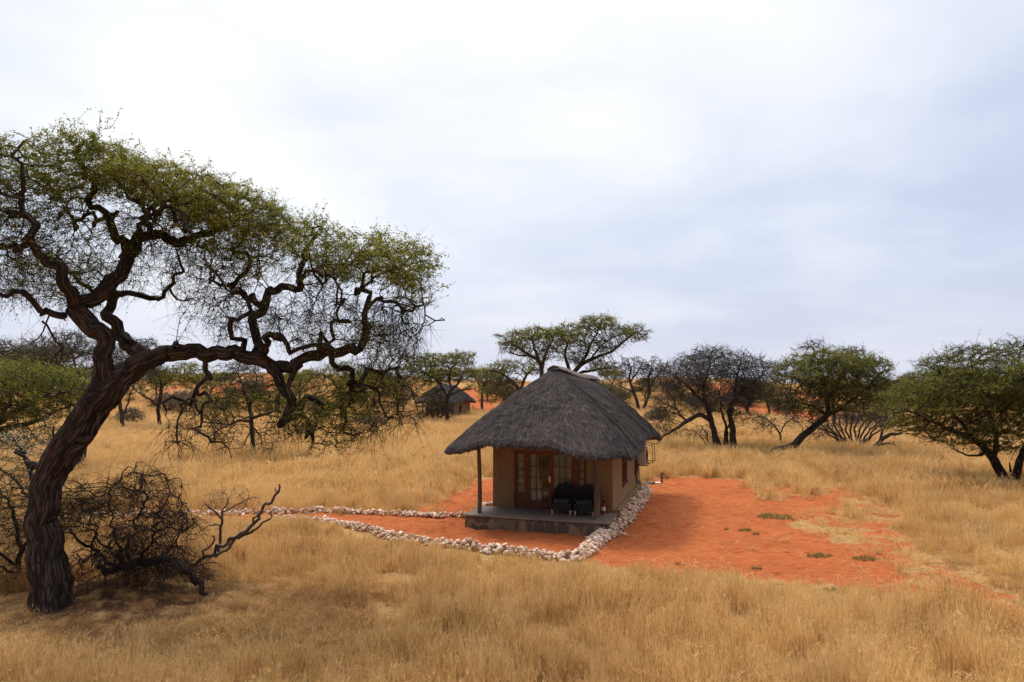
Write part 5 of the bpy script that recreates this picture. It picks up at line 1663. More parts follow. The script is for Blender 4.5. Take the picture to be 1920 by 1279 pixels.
mid('acacia_tree', 'yellow green umbrella acacia, trunk outside the left edge', 'tree', (-75, 985),
    [[(-75, 988, 40, 0), (-62, 930, 36, 0), (-55, 870, 32, 0), (-35, 820, 26, 0), (0, 790, 18, 0), (40, 765, 12, -0.3), (80, 745, 8, -0.6), (115, 735, 4, -0.8)],
     [(-30, 815, 18, 0), (20, 800, 12, 0.6), (65, 790, 9, 1), (105, 775, 7, 1.3), (148, 757, 3, 1.5)], [(-55, 860, 18, 0), (-70, 800, 13, 0), (-60, 750, 9, 0), (-30, 715, 5, 0)], [(0, 790, 10, 0), (20, 750, 7, 0.6), (45, 715, 4, 0.8)]],
    [(30, 705, 88, 24, 2.6, 620, 1.0), (95, 728, 58, 26, 2.4, 520, 1.0), (15, 760, 80, 34, 2.4, 520, 0.9), (120, 748, 36, 18, 1.8, 200, 0.9), (-60, 715, 70, 40, 2.6, 360, 1.0), (25, 815, 56, 24, 1.8, 220, 0.6), (80, 775, 40, 18, 1.6, 130, 0.7)],
    37, leaf='leaf_lime', leaf_n=12, twigs=1.6, leaf_size=0.07)
mid('acacia_tree', 'green acacia with dark trunk standing in front of the distant hut', 'tree', (838, 792),
    [[(838, 795, 11, 0), (839, 770, 9, 0), (840, 748, 8, 0), (846, 732, 6, 0), (860, 718, 5, 0.4), (868, 700, 3, 0.6)], [(840, 748, 6, 0), (830, 728, 5, -0.4), (815, 710, 4, -0.8), (795, 698, 3, -1)], [(843, 742, 5, 0), (862, 732, 4, 0.5), (885, 730, 3, 0.8)], [(846, 730, 4, 0), (843, 705, 4, 0), (850, 685, 2, 0)]],
    [(800, 680, 46, 20, 3, 320, 0.85), (858, 674, 36, 18, 2.8, 300, 0.9), (775, 700, 32, 18, 2.6, 170, 0.75), (865, 698, 30, 16, 2.4, 170, 0.6), (820, 705, 30, 14, 2.4, 110, 0.6), (890, 728, 16, 9, 1.6, 50, 0.5), (785, 728, 34, 22, 2.4, 150, 0.4), (815, 740, 26, 20, 2.0, 110, 0.25)], 38, twigs=1.5)
mid('bare_bush', 'dark tangled bush at the foot of the tree before the distant hut', 'bush', (815, 790),
    [[(815, 792, 4, 0), (808, 775, 3, 0), (798, 762, 2, 0)], [(818, 792, 4, 0), (822, 772, 3, 0), (826, 755, 2, 0)], [(820, 792, 4, 0.2), (836, 772, 3, 0.3)]],
    [(812, 764, 30, 24, 1.7, 260, 0.3), (838, 768, 18, 20, 1.5, 140, 0.2), (790, 772, 18, 16, 1.4, 80, 0.2)], 39, leaf='leaf_grey', trunk_name='stems', crown_name='branches')
mid('acacia_tree', 'bushy green acacia seen through the hanging twigs of the long limb', 'tree', (640, 792),
    [[(640, 795, 10, 0), (642, 765, 9, 0), (636, 735, 7, 0), (622, 712, 5, -0.4), (600, 700, 3, -0.8)], [(642, 755, 6, 0), (660, 730, 5, 0.5), (685, 715, 3, 0.8)], [(636, 735, 5, 0), (645, 705, 4, 0.6), (640, 685, 2, 0.8)]],
    [(610, 708, 46, 22, 3, 260, 0.7), (680, 710, 46, 22, 3, 260, 0.7), (640, 690, 42, 14, 2.6, 160, 0.6), (720, 730, 36, 22, 2.4, 170, 0.6), (585, 735, 34, 22, 2.4, 140, 0.6), (650, 745, 50, 18, 2.4, 140, 0.5)], 40, twigs=1.4)

# ---- near shrubs round the great trunk
tree('bare_bush', 'dense dark tangled thornbush of bare arching branches beside the great trunk', 'bush', (*at(255, 1080, 16.6)[:2], 0.1),
     [[(180, 1062, 14, 0), (215, 1066, 20, 0), (260, 1055, 24, -0.1), (310, 1050, 26, -0.2), (345, 1068, 22, -0.3), (370, 1092, 18, -0.4), (392, 1112, 12, -0.5)],
      [(215, 1062, 12, 0), (180, 1040, 10, -0.1), (160, 1012, 9, -0.1), (150, 1005, 6, -0.1)], [(182, 1042, 7, 0), (160, 1052, 6, 0), (140, 1040, 3, 0)], [(170, 1025, 7, 0), (176, 1008, 6, 0), (172, 1000, 3, 0)],
      [(225, 1058, 9, 0), (212, 1010, 7, 0.2), (214, 975, 6, 0.3), (205, 930, 5, 0.4), (225, 895, 4, 0.5), (268, 872, 2, 0.6)],
      [(240, 1050, 10, 0), (250, 1000, 8, 0), (262, 955, 7, 0), (272, 905, 6, 0), (300, 885, 4, 0), (330, 905, 2, 0)],
      [(262, 1050, 9, -0.1), (285, 1000, 7, -0.3), (300, 955, 5, -0.4), (330, 930, 4, -0.5), (355, 965, 2, -0.6)],
      [(230, 1055, 8, 0.1), (190, 1015, 6, 0.6), (165, 970, 5, 0.9), (150, 930, 3, 1.1)],
      [(300, 1048, 8, -0.2), (330, 1010, 6, 0.2), (345, 985, 4, 0.4)]],
     [(275, 912, 58, 30, 0.8, 190, 0.0), (290, 975, 60, 44, 1.0, 420, 0.02), (205, 930, 62, 40, 0.9, 170, 0.15), (345, 985, 26, 46, 0.8, 120, 0.0), (205, 1020, 60, 34, 0.9, 150, 0.0), (300, 1050, 85, 26, 1.0, 420, 0.0), (150, 965, 48, 40, 0.9, 200, 0.45),
      (240, 1040, 70, 26, 1.0, 300, 0.0), (180, 1070, 60, 22, 0.9, 160, 0.0), (360, 1060, 46, 26, 0.8, 120, 0.0), (130, 915, 30, 26, 0.7, 90, 0.5), (255, 1085, 90, 16, 1.1, 160, 0.0)],
     16.6, 50, leaf='leaf_grey', step=0.10, kill=0.11, tip=0.0050, dens=1.7, hang=1.3, twigs=1.5, twig_len=0.27, leaf_n=9, leaf_size=0.045, rough=0.08, sides=16, thin=0.62, wig=0.5, zig=0.8, wood_r=0.02, bare_twig=1.0, up=0.1, trunk_name='stems', crown_name='branches')
tree('fallen_branch', 'forked dead branch rising to the right with broken pale tip', 'branch', (*at(380, 1052, 17.2)[:2], 0.0),
     [[(360, 1060, 9, 0), (395, 1040, 9, 0), (425, 1018, 10, 0), (455, 998, 10, 0), (474, 985, 9, 0), (486, 962, 8, 0), (505, 945, 8, 0), (516, 930, 7, 0), (523, 912, 4, 0)],
      [(403, 1046, 7, 0.1), (430, 1026, 8, 0.2), (455, 1006, 8, 0.3), (478, 994, 7, 0.3), (500, 975, 5, 0.3), (521, 955, 2, 0.3)], [(474, 985, 6, 0), (482, 968, 5, -0.2), (488, 952, 3, -0.2)], [(519, 924, 4, 0), (515, 915, 2, 0)],
      [(380, 1048, 6, 0), (395, 1020, 5, -0.3), (398, 1005, 3, -0.4)]],
     [(450, 1000, 30, 16, 0.4, 26, 0.0)], 17.2, 51, bark='bark_grey', step=0.11, kill=0.15, tip=0.004, twigs=0.5, twig_len=0.2, leaf_n=0, sides=10, thin=0.68, rough=0.05, zig=0.5, trunk_name='limb', crown_name='crown')  # the crown mesh here is only the dead branch's bare twigs
tree('sapling', 'thin leafless sapling with fine spreading twigs behind the dead branch', 'sapling', (*at(408, 1030, 18.0)[:2], 0.0),
     [[(410, 1035, 5, 0), (414, 1000, 5, 0), (417, 972, 4, 0), (418, 955, 3, 0), (430, 935, 2, 0.1)], [(417, 975, 3, 0), (400, 958, 3, -0.1), (385, 945, 2, -0.2)], [(416, 985, 3, 0), (395, 985, 2, 0.2), (372, 1000, 2, 0.3)], [(418, 960, 3, 0), (445, 945, 2, 0.2), (470, 935, 2, 0.3)]],
     [(430, 928, 44, 26, 0.8, 150, 0.0), (395, 945, 30, 22, 0.7, 80, 0.0), (470, 940, 26, 14, 0.6, 50, 0.0), (385, 995, 26, 18, 0.6, 30, 0.0)], 18.0, 52, bark='bark_grey', step=0.10, kill=0.13, tip=0.0035, twigs=0.7, twig_len=0.2, leaf_n=0, sides=8, zig=0.2, trunk_name='stem', crown_name='branches')
tree('flowering_bush', 'grey green bush with clusters of small white blossoms left of the great trunk', 'bush', (*at(55, 985, 19.5)[:2], 0.0),
     [[(60, 990, 9, 0), (62, 930, 8, 0), (55, 880, 7, 0.1), (40, 850, 5, 0.2), (25, 825, 3, 0.2)], [(62, 925, 6, 0), (80, 870, 5, -0.2), (95, 840, 4, -0.3), (106, 800, 3, -0.3)], [(58, 935, 6, 0), (25, 900, 5, 0.3), (0, 880, 3, 0.4)]],
     [(45, 830, 50, 28, 1.0, 300, 0.9), (20, 865, 50, 30, 1.0, 260, 0.8), (100, 805, 22, 30, 0.8, 110, 0.8), (-20, 850, 40, 40, 1, 180, 0.8), (70, 880, 36, 30, 0.8, 130, 0.5)], 19.5, 53, leaf='petal', step=0.12, kill=0.15, tip=0.004, twigs=1.1, twig_len=0.2, leaf_n=9, leaf_size=0.05, sides=8, zig=0.3, trunk_name='stems', crown_name='branches')
tree('bare_bush', 'dark low bush with dusty leaves at the left edge behind the great trunk', 'bush', (*at(20, 1080, 16.9)[:2], 0.0),
     [[(30, 1085, 9, 0), (40, 1030, 8, 0), (30, 980, 7, 0.2), (15, 940, 5, 0.3), (-10, 915, 3, 0.4)], [(36, 1040, 7, 0), (60, 1000, 6, -0.1), (70, 960, 5, -0.2), (62, 925, 3, -0.2)], [(32, 1060, 6, 0), (-5, 1030, 5, -0.3), (-35, 990, 3, -0.5)], [(35, 1075, 5, 0), (10, 1065, 4, -0.3), (-20, 1062, 3, -0.4)]],
     [(25, 940, 56, 40, 0.9, 420, 0.65), (-30, 980, 50, 50, 0.9, 220, 0.4), (40, 1005, 50, 40, 0.9, 300, 0.2), (15, 1065, 60, 34, 0.9, 330, 0.1), (10, 900, 40, 22, 0.8, 160, 0.6), (20, 1105, 60, 16, 0.9, 160, 0.0), (120, 960, 30, 40, 0.8, 130, 0.25)], 16.9, 54, leaf='leaf_grey', step=0.11, kill=0.13, tip=0.005, dens=2.2, twigs=1.4, twig_len=0.22, leaf_n=9, leaf_size=0.045, sides=8, zig=0.4, trunk_name='stems', crown_name='branches')

# ---- trees and bushes of the far line, copies of a few grown kinds
def proto(kind, seed):
    if kind == 'umbrella':
        return tree('acacia_tree', 'x', 'tree', (0, 0, 0), [[(0, -0.2, 0.20, 0), (0.1, 1.2, 0.17, 0), (0.05, 2.6, 0.14, 0.1), (-0.5, 3.6, 0.09, 0.2), (-1.4, 4.4, 0.05, 0.3)], [(0.07, 2.3, 0.10, 0.1), (0.8, 3.4, 0.08, -0.2), (1.6, 4.3, 0.04, -0.4)], [(0.0, 2.7, 0.09, 0.1), (0.2, 3.8, 0.06, 0.9), (0.3, 4.6, 0.03, 1.4)], [(0.05, 2.4, 0.08, 0.1), (0.1, 3.4, 0.06, -0.9), (-0.2, 4.3, 0.03, -1.5)]],
                    [(-1.5, 0.2, 4.7, 1.6, 1.6, 0.8, 260, 0.75), (1.6, -0.4, 4.6, 1.6, 1.6, 0.8, 260, 0.75), (0.2, 1.3, 5.0, 1.6, 1.4, 0.7, 220, 0.8), (-0.2, -1.4, 4.7, 1.6, 1.4, 0.7, 220, 0.8), (0, 0, 3.9, 2.2, 2.0, 0.5, 120, 0.25)], None, seed,
                    leaf='leaf', bark='bark_far', step=0.30, kill=0.33, tip=0.014, twigs=1.7, dens=2.0, twig_len=0.5, leaf_n=15, leaf_size=0.16, sides=8, wood_r=0.04, zig=0.3)
    if kind == 'round':
        return tree('acacia_tree', 'x', 'tree', (0, 0, 0), [[(0, -0.2, 0.16, 0), (-0.1, 1.0, 0.13, 0), (-0.4, 2.2, 0.09, 0.2), (-0.9, 3.3, 0.05, 0.3)], [(-0.1, 1.0, 0.10, 0), (0.5, 2.0, 0.08, -0.3), (0.9, 3.2, 0.04, -0.4)], [(-0.2, 1.5, 0.08, 0), (0, 2.6, 0.06, 0.8), (0.2, 3.6, 0.03, 1)]],
                    [(-0.9, 0.2, 3.2, 1.4, 1.4, 1.1, 260, 0.6), (0.9, -0.3, 3.1, 1.4, 1.4, 1.1, 260, 0.6), (0, 0.8, 3.9, 1.3, 1.3, 0.8, 200, 0.6), (0, -0.4, 2.3, 1.9, 1.6, 0.7, 200, 0.4)], None, seed,
                    leaf='leaf_grey', bark='bark_far', step=0.27, kill=0.30, tip=0.013, twigs=1.8, dens=2.0, twig_len=0.45, leaf_n=15, leaf_size=0.15, sides=8, wood_r=0.04, zig=0.3)
    return tree('bush', 'x', 'bush', (0, 0, 0), [[(0, -0.1, 0.05, 0), (0.3 * math.cos(k), 0.7, 0.035, 0.3 * math.sin(k)), (0.9 * math.cos(k), 1.4, 0.02, 0.9 * math.sin(k))] for k in (0, 1.3, 2.6, 3.9, 5.2)],
                [(0, 0, 1.1, 1.5, 1.4, 0.8, 330, 0.22), (0.7, 0.3, 1.4, 0.9, 0.9, 0.6, 110, 0.3), (-0.7, -0.2, 1.3, 0.9, 0.9, 0.6, 110, 0.25)], None, seed,
                leaf='leaf_grey', bark='bark_grey', step=0.19, kill=0.21, tip=0.011, twigs=1.8, dens=1.8, twig_len=0.34, leaf_n=12, leaf_size=0.11, sides=6, wood_r=0.03, zig=0.2, trunk_name='stems', crown_name='branches')


PROTO = {'umbrella': [proto('umbrella', 61), proto('umbrella', 62)], 'round': [proto('round', 63), proto('round', 64)], 'bush': [proto('bush', 65), proto('bush', 66)]}
SIZE = {'umbrella': 5.6, 'round': 4.6, 'bush': 2.0}
FAR = [  # kind, px of foot, py of foot, py of top, label
    ('round', 945, 775, 702, 'grey bushy tree filling the gap right of the distant hut'),
    ('umbrella', 905, 770, 690, 'small umbrella acacia just right of the distant hut roof'),
    ('bush', 350, 780, 728, 'large pale grey leafless bush behind the hanging snag'),
    ('bush', 315, 775, 735, 'grey bush to the left of the large pale bush'),
    ('bush', 243, 800, 762, 'brown bush at the foot of the thin forked acacia'),
    ('bush', 690, 808, 772, 'low dark bush in open grass under the hanging twigs'),
    ('round', 745, 780, 700, 'grey acacia left of the distant hut'),
    ('umbrella', 560, 770, 694, 'far acacia behind the drooping limb'),
    ('umbrella', 395, 765, 698, 'far acacia over the red dune, left of the small straight acacia'),
    ('round', 180, 790, 715, 'grey acacia behind the fork of the great trunk'),
    ('umbrella', 60, 790, 650, 'tall grey umbrella acacia on the left skyline'),
    ('round', 1265, 775, 715, 'far grey tree behind the left part of the twin-trunked acacia'),
    ('bush', 1330, 782, 735, 'dark bush behind the trunks of the twin-trunked acacia'),
    ('round', 1400, 785, 712, 'dark round tree behind the right part of the twin-trunked acacia'),
    ('round', 1442, 780, 716, 'dark round tree in the gap between the twin-trunked and bent acacias'),
    ('bush', 1475, 785, 745, 'brown bush on red ground in the gap before the bent acacia'),
    ('umbrella', 1566, 805, 705, 'acacia with pale trunk behind the bent acacia'),
    ('round', 1660, 800, 715, 'grey brown tree between the bent acacia and the right edge tree'),
    ('bush', 1620, 805, 755, 'brown bush behind the fan of bare stems'),
    ('round', 1720, 800, 712, 'olive tree behind the left side of the right edge tree'),
    ('umbrella', 1790, 790, 690, 'far acacia behind the middle of the right edge tree'),
    ('round', 1880, 800, 700, 'far tree behind the V-shaped trunks'),
    ('bush', 1150, 760, 722, 'grey bush on the slope just right of the hut ridge'),
    ('round', 1140, 790, 715, 'grey tree half hidden by the right slope of the hut roof'),
    ('bush', 925, 800, 772, 'thin pale bush in grass right of the distant hut'),
    ('umbrella', 830, 765, 690, 'acacia behind the distant hut'),
    ('umbrella', 700, 765, 695, 'pale acacia on the skyline behind the hanging twigs'),
    ('umbrella', 130, 775, 690, 'pale acacia on the skyline left of the great trunk'),
    ('round', 470, 772, 715, 'far grey tree behind the small straight acacia'),
    ('bush', 420, 775, 745, 'small grey bush on the red dune, left of the small straight acacia'),
    ('bush', 600, 785, 748, 'pale grey bush below the drooping limb'),
    ('bush', 660, 762, 728, 'far bush on the red dune behind the hanging twigs'),
    ('round', 1930, 790, 700, 'far tree at the right edge behind the dense acacia'),
    ('bush', 1230, 800, 765, 'grey green bush by the right end of the hut roof'),
]
cnt = {}
rf = random.Random(4)
for kind, px, py, top, label in FAR:
    b = ground(px, py)
    hgt = (py - top) / F * b[1]
    s = hgt / SIZE[kind]
    k = cnt.get(kind, 0)
    cnt[kind] = k + 1
    src = PROTO[kind][k % 2]
    o = src if k < 2 else copy_tree(src)
    o.location = b
    o.scale = (s * rf.uniform(0.95, 1.2), s * rf.uniform(0.95, 1.2), s)
    o.rotation_euler = (0, 0, rf.uniform(0, 6.28))
    tag(o, label, 'bush' if kind == 'bush' else 'tree', 'far acacias on the plain' if kind != 'bush' else 'far bushes on the plain')

for i in range(58):
    px = rf.uniform(-120, 2040)
    b = ground(px, rf.uniform(733, 768))
    if abs(px - 830) < 70 or b[1] < 115:
        continue
    s = rf.uniform(0.6, 1.25)
    o = copy_tree(PROTO['bush'][i % 2])
    o.location = b
    o.scale = (s * rf.uniform(0.9, 1.5), s, s)
    o.rotation_euler = (0, 0, rf.uniform(0, 6.28))
    tag(o, 'small far bush dotted on the low red dune slopes', 'bush', 'far bushes dotting the dunes')
for i in range(44):
    px = rf.uniform(-120, 2040)
    b = ground(px, rf.uniform(738, 764))
    if abs(px - 830) < 80 or b[1] < 110:
        continue
    kd = 'round' if i % 5 < 3 else 'umbrella'
    s = rf.uniform(0.75, 1.15)
    o = copy_tree(PROTO[kd][i % 2])
    o.location = b
    o.scale = (s * rf.uniform(0.9, 1.3), s * rf.uniform(0.9, 1.3), s)
    o.rotation_euler = (0, 0, rf.uniform(0, 6.28))
    tag(o, 'small far acacia in the thin tree line along the horizon', 'tree', 'far acacias along the horizon')
# mast on the skyline
q = at(37, 700, 150)
mt_ = thing('antenna_mast', 'thin grey lattice mast on the left skyline above the trees', 'mast', (q[0], 150, float(terrain(q[0], 150))))
hm = at(37, 628, 150)[2] - float(terrain(q[0], 150))
mm_ = MB()
for k in range(3):
    a = 2 * math.pi * k / 3
    mm_.cyl((0.18 * math.cos(a), 0.18 * math.sin(a), 0), (0.12 * math.cos(a), 0.12 * math.sin(a), hm), 0.035, n=5)
for k in range(int(hm / 0.5)):
    a, c = 2 * math.pi * k / 3, 2 * math.pi * (k + 1) / 3
    mm_.cyl((0.17 * math.cos(a), 0.17 * math.sin(a), k * 0.5), (0.17 * math.cos(c), 0.17 * math.sin(c), k * 0.5 + 0.5), 0.02, n=4)
mm_.build('frame', M['cream_metal'], mt_)
MB().cyl((0, 0, hm), (0, 0, hm + 1.0), 0.03, n=6).box(-0.3, 0.3, -0.02, 0.02, hm + 0.2, hm + 0.25).build('antenna', M['cream_metal'], mt_)

# ------------------------------------------------------------------ dry grass: tufts strewn over the plain as one stuff object
def blades(n, radius, h0, h1, w0, w1, lean, seed, flat=0.0, heads=0.3):
    rg = np.random.default_rng(seed)
    a = rg.random(n) * 2 * np.pi
    r = radius * np.sqrt(rg.random(n))
    # blades come in a few small tussocks inside the tuft
    k = max(2, n // 22)
    ca, cr = rg.random(k) * 2 * np.pi, radius * np.sqrt(rg.random(k))
    j = rg.integers(0, k, n)
    f = rg.random(n) < 0.8
    x = np.where(f, cr[j] * np.cos(ca[j]) + rg.normal(0, 0.045, n), r * np.cos(a))
    y = np.where(f, cr[j] * np.sin(ca[j]) + rg.normal(0, 0.045, n), r * np.sin(a))
    h = rg.uniform(h0, h1, n) * rg.choice([1, 1, 0.6], n)
    dr = rg.random(n) * 2 * np.pi
    ln = np.abs(rg.normal(lean, lean * 0.6, n))
    d = np.column_stack([np.cos(dr), np.sin(dr)])
    wd = rg.uniform(w0, w1, n)
    wa = rg.random(n) * np.pi
    wv = np.column_stack([np.cos(wa), np.sin(wa), np.zeros(n)]) * wd[:, None]
    ss = np.array([0, 0.4, 0.75, 1.0])
    ww = np.array([1.0, 0.9, 0.75, 0.35])
    rows = []
    for s, q in zip(ss, ww):
        off = ln * h * (s * 0.35 + s ** 2 * 0.65)
        z = h * s * (1 - 0.25 * ln * s) * (1 - flat) + 0.03
        c = np.column_stack([x + d[:, 0] * off, y + d[:, 1] * off, z])
        rows += [c - wv * q, c + wv * q]
    V = np.stack(rows, 1).reshape(-1, 3)
    b = (np.arange(n) * 8)[:, None]
    Q = np.concatenate([np.stack([b[:, 0] + 2 * i, b[:, 0] + 2 * i + 1, b[:, 0] + 2 * i + 3, b[:, 0] + 2 * i + 2], 1) for i in range(3)])
    tnt = rg.random(n)
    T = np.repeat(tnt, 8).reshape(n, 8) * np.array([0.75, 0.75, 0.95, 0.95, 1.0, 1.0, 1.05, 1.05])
    # seed heads: short feathery quads at the tops
    m = int(n * heads)
    if m:
        p = rows[6][:m] * 0.5 + rows[7][:m] * 0.5
        k = 3
        pp = np.repeat(p, k, 0)
        dd = rg.normal(0, 1, (m * k, 3)) * np.array([0.5, 0.5, 0.4]) + np.array([0, 0, 1.0])
        dd /= np.linalg.norm(dd, axis=1)[:, None]
        l_ = rg.uniform(0.03, 0.09, m * k)[:, None] * (1 + 3 * (w1 - 0.004) / 0.01)
        u = np.cross(dd, rg.normal(0, 1, (m * k, 3)))
        u = u / np.linalg.norm(u, axis=1)[:, None] * (w1 * 1.0)
        HV_ = np.stack([pp - u, pp + u, pp + dd * l_ + u * 0.5, pp + dd * l_ - u * 0.5], 1).reshape(-1, 3)
        Q = np.vstack([Q, np.arange(m * k * 4).reshape(-1, 4) + len(V)])
        V = np.vstack([V, HV_])
        T = np.concatenate([T.ravel(), np.repeat(rg.uniform(0.5, 1.1, m * k), 4)])
    return V, Q, T.ravel()


tufts = bpy.data.collections.new('grass_tufts')
KINDS = []


def add_kind(mkey='grass', **kw):
    V, Q, T = blades(**kw)
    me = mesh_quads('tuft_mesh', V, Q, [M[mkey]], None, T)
    o = bpy.data.objects.new('tuft_%02d' % len(KINDS), me)
    tufts.objects.link(o)
    KINDS.append(o)
    return len(KINDS) - 1


NEAR = [add_kind(n=95, radius=0.30, h0=0.30, h1=0.72, w0=0.0022, w1=0.0044, lean=0.20, seed=s, heads=0.14) for s in range(6)]
LOW = [add_kind(n=85, radius=0.34, h0=0.16, h1=0.42, w0=0.0025, w1=0.005, lean=1.1, seed=20 + s, flat=0.45, heads=0.1) for s in range(4)]
FARK = [add_kind(n=110, radius=0.62, h0=0.30, h1=0.68, w0=0.006, w1=0.012, lean=0.22, seed=40 + s, heads=0.15) for s in range(4)]
SPARSE = [add_kind(n=26, radius=0.16, h0=0.12, h1=0.40, w0=0.0025, w1=0.0045, lean=0.6, seed=60 + s, heads=0.15) for s in range(3)]
STRAY = [add_kind(n=14, radius=0.35, h0=0.05, h1=0.16, w0=0.003, w1=0.006, lean=1.6, seed=70 + s, flat=0.7, heads=0.0) for s in range(2)]
rg = np.random.default_rng(99)
HUTP = np.array([hut_pt(u, v, 0)[:2] for u, v in ((-0.5, -2.0), (W + 0.5, -2.0), (W + 0.5, L + 0.2), (-0.3, L + 0.2))])
YARD = SAND_POLYS[0]


def strew(y0, y1, dens, pad=3.0):
    area_n = int(dens * 0.5 * (2 * 0.80 * (y0 + y1) + 4 * pad) * (y1 - y0))
    y = np.sqrt(rg.random(area_n) * (y1 ** 2 - y0 ** 2) + y0 ** 2)
    x = (rg.random(area_n) * 2 - 1) * (0.80 * y + pad)
    return np.column_stack([x, y])


PT, KD, SC_, RO, DD = [], [], [], [], []


def place(P, kinds, s0, s1, tilt=0.10, keep=None, hgt=None):
    if keep is not None:
        P = P[keep]
        if hgt is not None:
            hgt = hgt[keep]
    n = len(P)
    DD.append(np.clip(1.25 * np.exp(-(((P[:, 0] + 7.4) / 4.6) ** 2 + ((P[:, 1] - 15.4) / 2.5) ** 2)) * (0.7 + 0.5 * snoise(P[:, 0], P[:, 1], 0.9, 3)) + 0.35 * np.clip(snoise(P[:, 0], P[:, 1], 1.7, 12) - 0.35, 0, 1), 0, 1))  # tufts browned to paint the acacia's shade, plus scattered dead patches
    s = rg.uniform(s0, s1, n) * (1.0 + 0.28 * snoise(P[:, 0], P[:, 1], 1.9, 31) + 0.16 * snoise(P[:, 0], P[:, 1], 0.7, 32))
    if hgt is not None:
        s = s * hgt
    PT.append(np.column_stack([P, terrain(P[:, 0], P[:, 1]) - 0.01]))
    KD.append(rg.choice(kinds, n))
    SC_.append(np.column_stack([s * rg.uniform(0.9, 1.15, n), s * rg.uniform(0.9, 1.15, n), s]))
    # the whole sward leans a little to the right, as if combed by wind
    RO.append(np.column_stack([rg.normal(0, tilt, n), rg.normal(0.13, tilt, n), rg.random(n) * 6.28]))


def cover(P):
    s = sandiness(P) + 0.16 * snoise(P[:, 0], P[:, 1], 1.2, 8) + 0.10 * snoise(P[:, 0], P[:, 1], 0.45, 4)
    inside = signed_dist(P, HUTP) > 0
    s = s + 0.75 * np.exp(-(((P[:, 0] + 9.2) / 3.4) ** 2 + ((P[:, 1] - 15.9) / 1.6) ** 2) ** 1.5) * (0.75 + 0.5 * snoise(P[:, 0], P[:, 1], 0.8, 33))
    gaps = np.clip(snoise(P[:, 0], P[:, 1], 0.85, 34) - 0.25, 0, 1) * 1.1
    bare = np.clip((s - 0.22) / 0.42 + gaps * 0.8, 0, 1)
    return np.where(inside, 1.0, bare)


def lowness(P):
    """1 where the grass lies flattened: round the great trunk, on the worn ground at the right, and in scattered patches"""
    x, y = P[:, 0], P[:, 1]
    a = 2.2 * np.exp(-(((x + 7.6) / 4.6) ** 2 + ((y - 15.2) / 2.4) ** 2))
    b = 0.75 * np.exp(-(((x - 14.0) / 6) ** 2 + ((y - 19) / 3.4) ** 2))
    c = 0.6 * np.clip(snoise(x, y, 2.6, 6), 0, 1)
    return np.clip(a + b + c, 0, 1)


P = strew(8.0, 30, 15)
cv_, lw_ = cover(P), lowness(P)
k = rg.random(len(P)) > cv_ ** 0.6
isl_ = rg.random(len(P)) < lw_
df_ = -signed_dist(P, SAND_POLYS[0])
front = (P[:, 1] < 25.5) | ((P[:, 1] < 27.6) & (P[:, 0] < -3))
soft_ = np.clip(np.maximum(signed_dist(P, SOFT_POLYS[0]), signed_dist(P, SOFT_POLYS[1])) / 1.0, 0, 1)
k &= ~(front & (np.abs(df_) < 0.30) & (P[:, 0] < 3.5) & (rg.random(len(P)) < 0.9))
h_ = (1.0 - 0.45 * cv_) * np.where(front, 0.34 + 0.66 * np.clip((df_ - 0.15) / 2.6, 0, 1), 1.0) * (1 - 0.42 * soft_)
place(P, NEAR, 0.72, 1.12, keep=k & ~isl_, hgt=h_)
place(P, LOW, 0.8, 1.2, 0.2, keep=k & isl_, hgt=h_)
P = strew(30, 58, 8)
cv_, lw_ = cover(P), lowness(P)
k = rg.random(len(P)) > cv_ ** 0.6
isl_ = rg.random(len(P)) < lw_ * 0.8
place(P, NEAR + FARK[:2], 0.72, 1.15, keep=k & ~isl_, hgt=1 - 0.4 * cv_)
place(P, LOW, 0.9, 1.3, 0.2, keep=k & isl_)
P = strew(58, 150, 1.9)
cv_ = cover(P)
place(P, FARK, 0.75, 1.15, keep=rg.random(len(P)) > cv_ ** 0.5)
P = strew(150, 260, 0.35)
cv_ = cover(P)
place(P, FARK, 0.9, 1.4, keep=rg.random(len(P)) > cv_ ** 0.5)
# thin tufts and stray straws on the sand margins
P = strew(9, 36, 7)
s_ = sandiness(P)
ins = signed_dist(P, HUTP) > -0.1
court = signed_dist(P, poly_px([(530, 975), (660, 990), (820, 1026), (1075, 1050), (1190, 950), (1200, 925), (900, 950), (870, 968), (400, 966)])) > 0.05
place(P, SPARSE, 0.5, 1.1, 0.2, keep=(s_ > 0.25) & (s_ < 0.75) & (rg.random(len(P)) < 0.55) & ~ins & ~court)
place(P, STRAY, 0.6, 1.3, 0.2, keep=(P[:, 1] > 17) & (s_ > 0.3) & (rg.random(len(P)) < 0.26 + 0.6 * (s_ < 0.75)) & ~ins & ~court)
PT, KD, SC_, RO = np.vstack(PT), np.concatenate(KD), np.vstack(SC_), np.vstack(RO)
gmesh = bpy.data.meshes.new('dry_grass')
gmesh.vertices.add(len(PT))
gmesh.vertices.foreach_set('co', PT.astype(np.float32).ravel())
for nm, tp, arr in (('kind_index', 'INT', KD.astype(np.int32)), ('tuft_scale', 'FLOAT_VECTOR', SC_.astype(np.float32)), ('tuft_turn', 'FLOAT_VECTOR', RO.astype(np.float32))):
    at_ = gmesh.attributes.new(nm, tp, 'POINT')
    at_.data.foreach_set('value' if tp == 'INT' else 'vector', arr.ravel())
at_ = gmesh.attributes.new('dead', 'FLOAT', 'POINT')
at_.data.foreach_set('value', np.concatenate(DD).astype(np.float32))  # carries the painted shade under the acacia along with the dead patches
gmesh.update()
gob = tag(link('dry_grass', gmesh), 'tall dry golden grass covering the savanna plain', 'grass', None, 'stuff')
ng = bpy.data.node_groups.new('grass_spread', 'GeometryNodeTree')
ng.interface.new_socket(name='Geometry', in_out='INPUT', socket_type='NodeSocketGeometry')
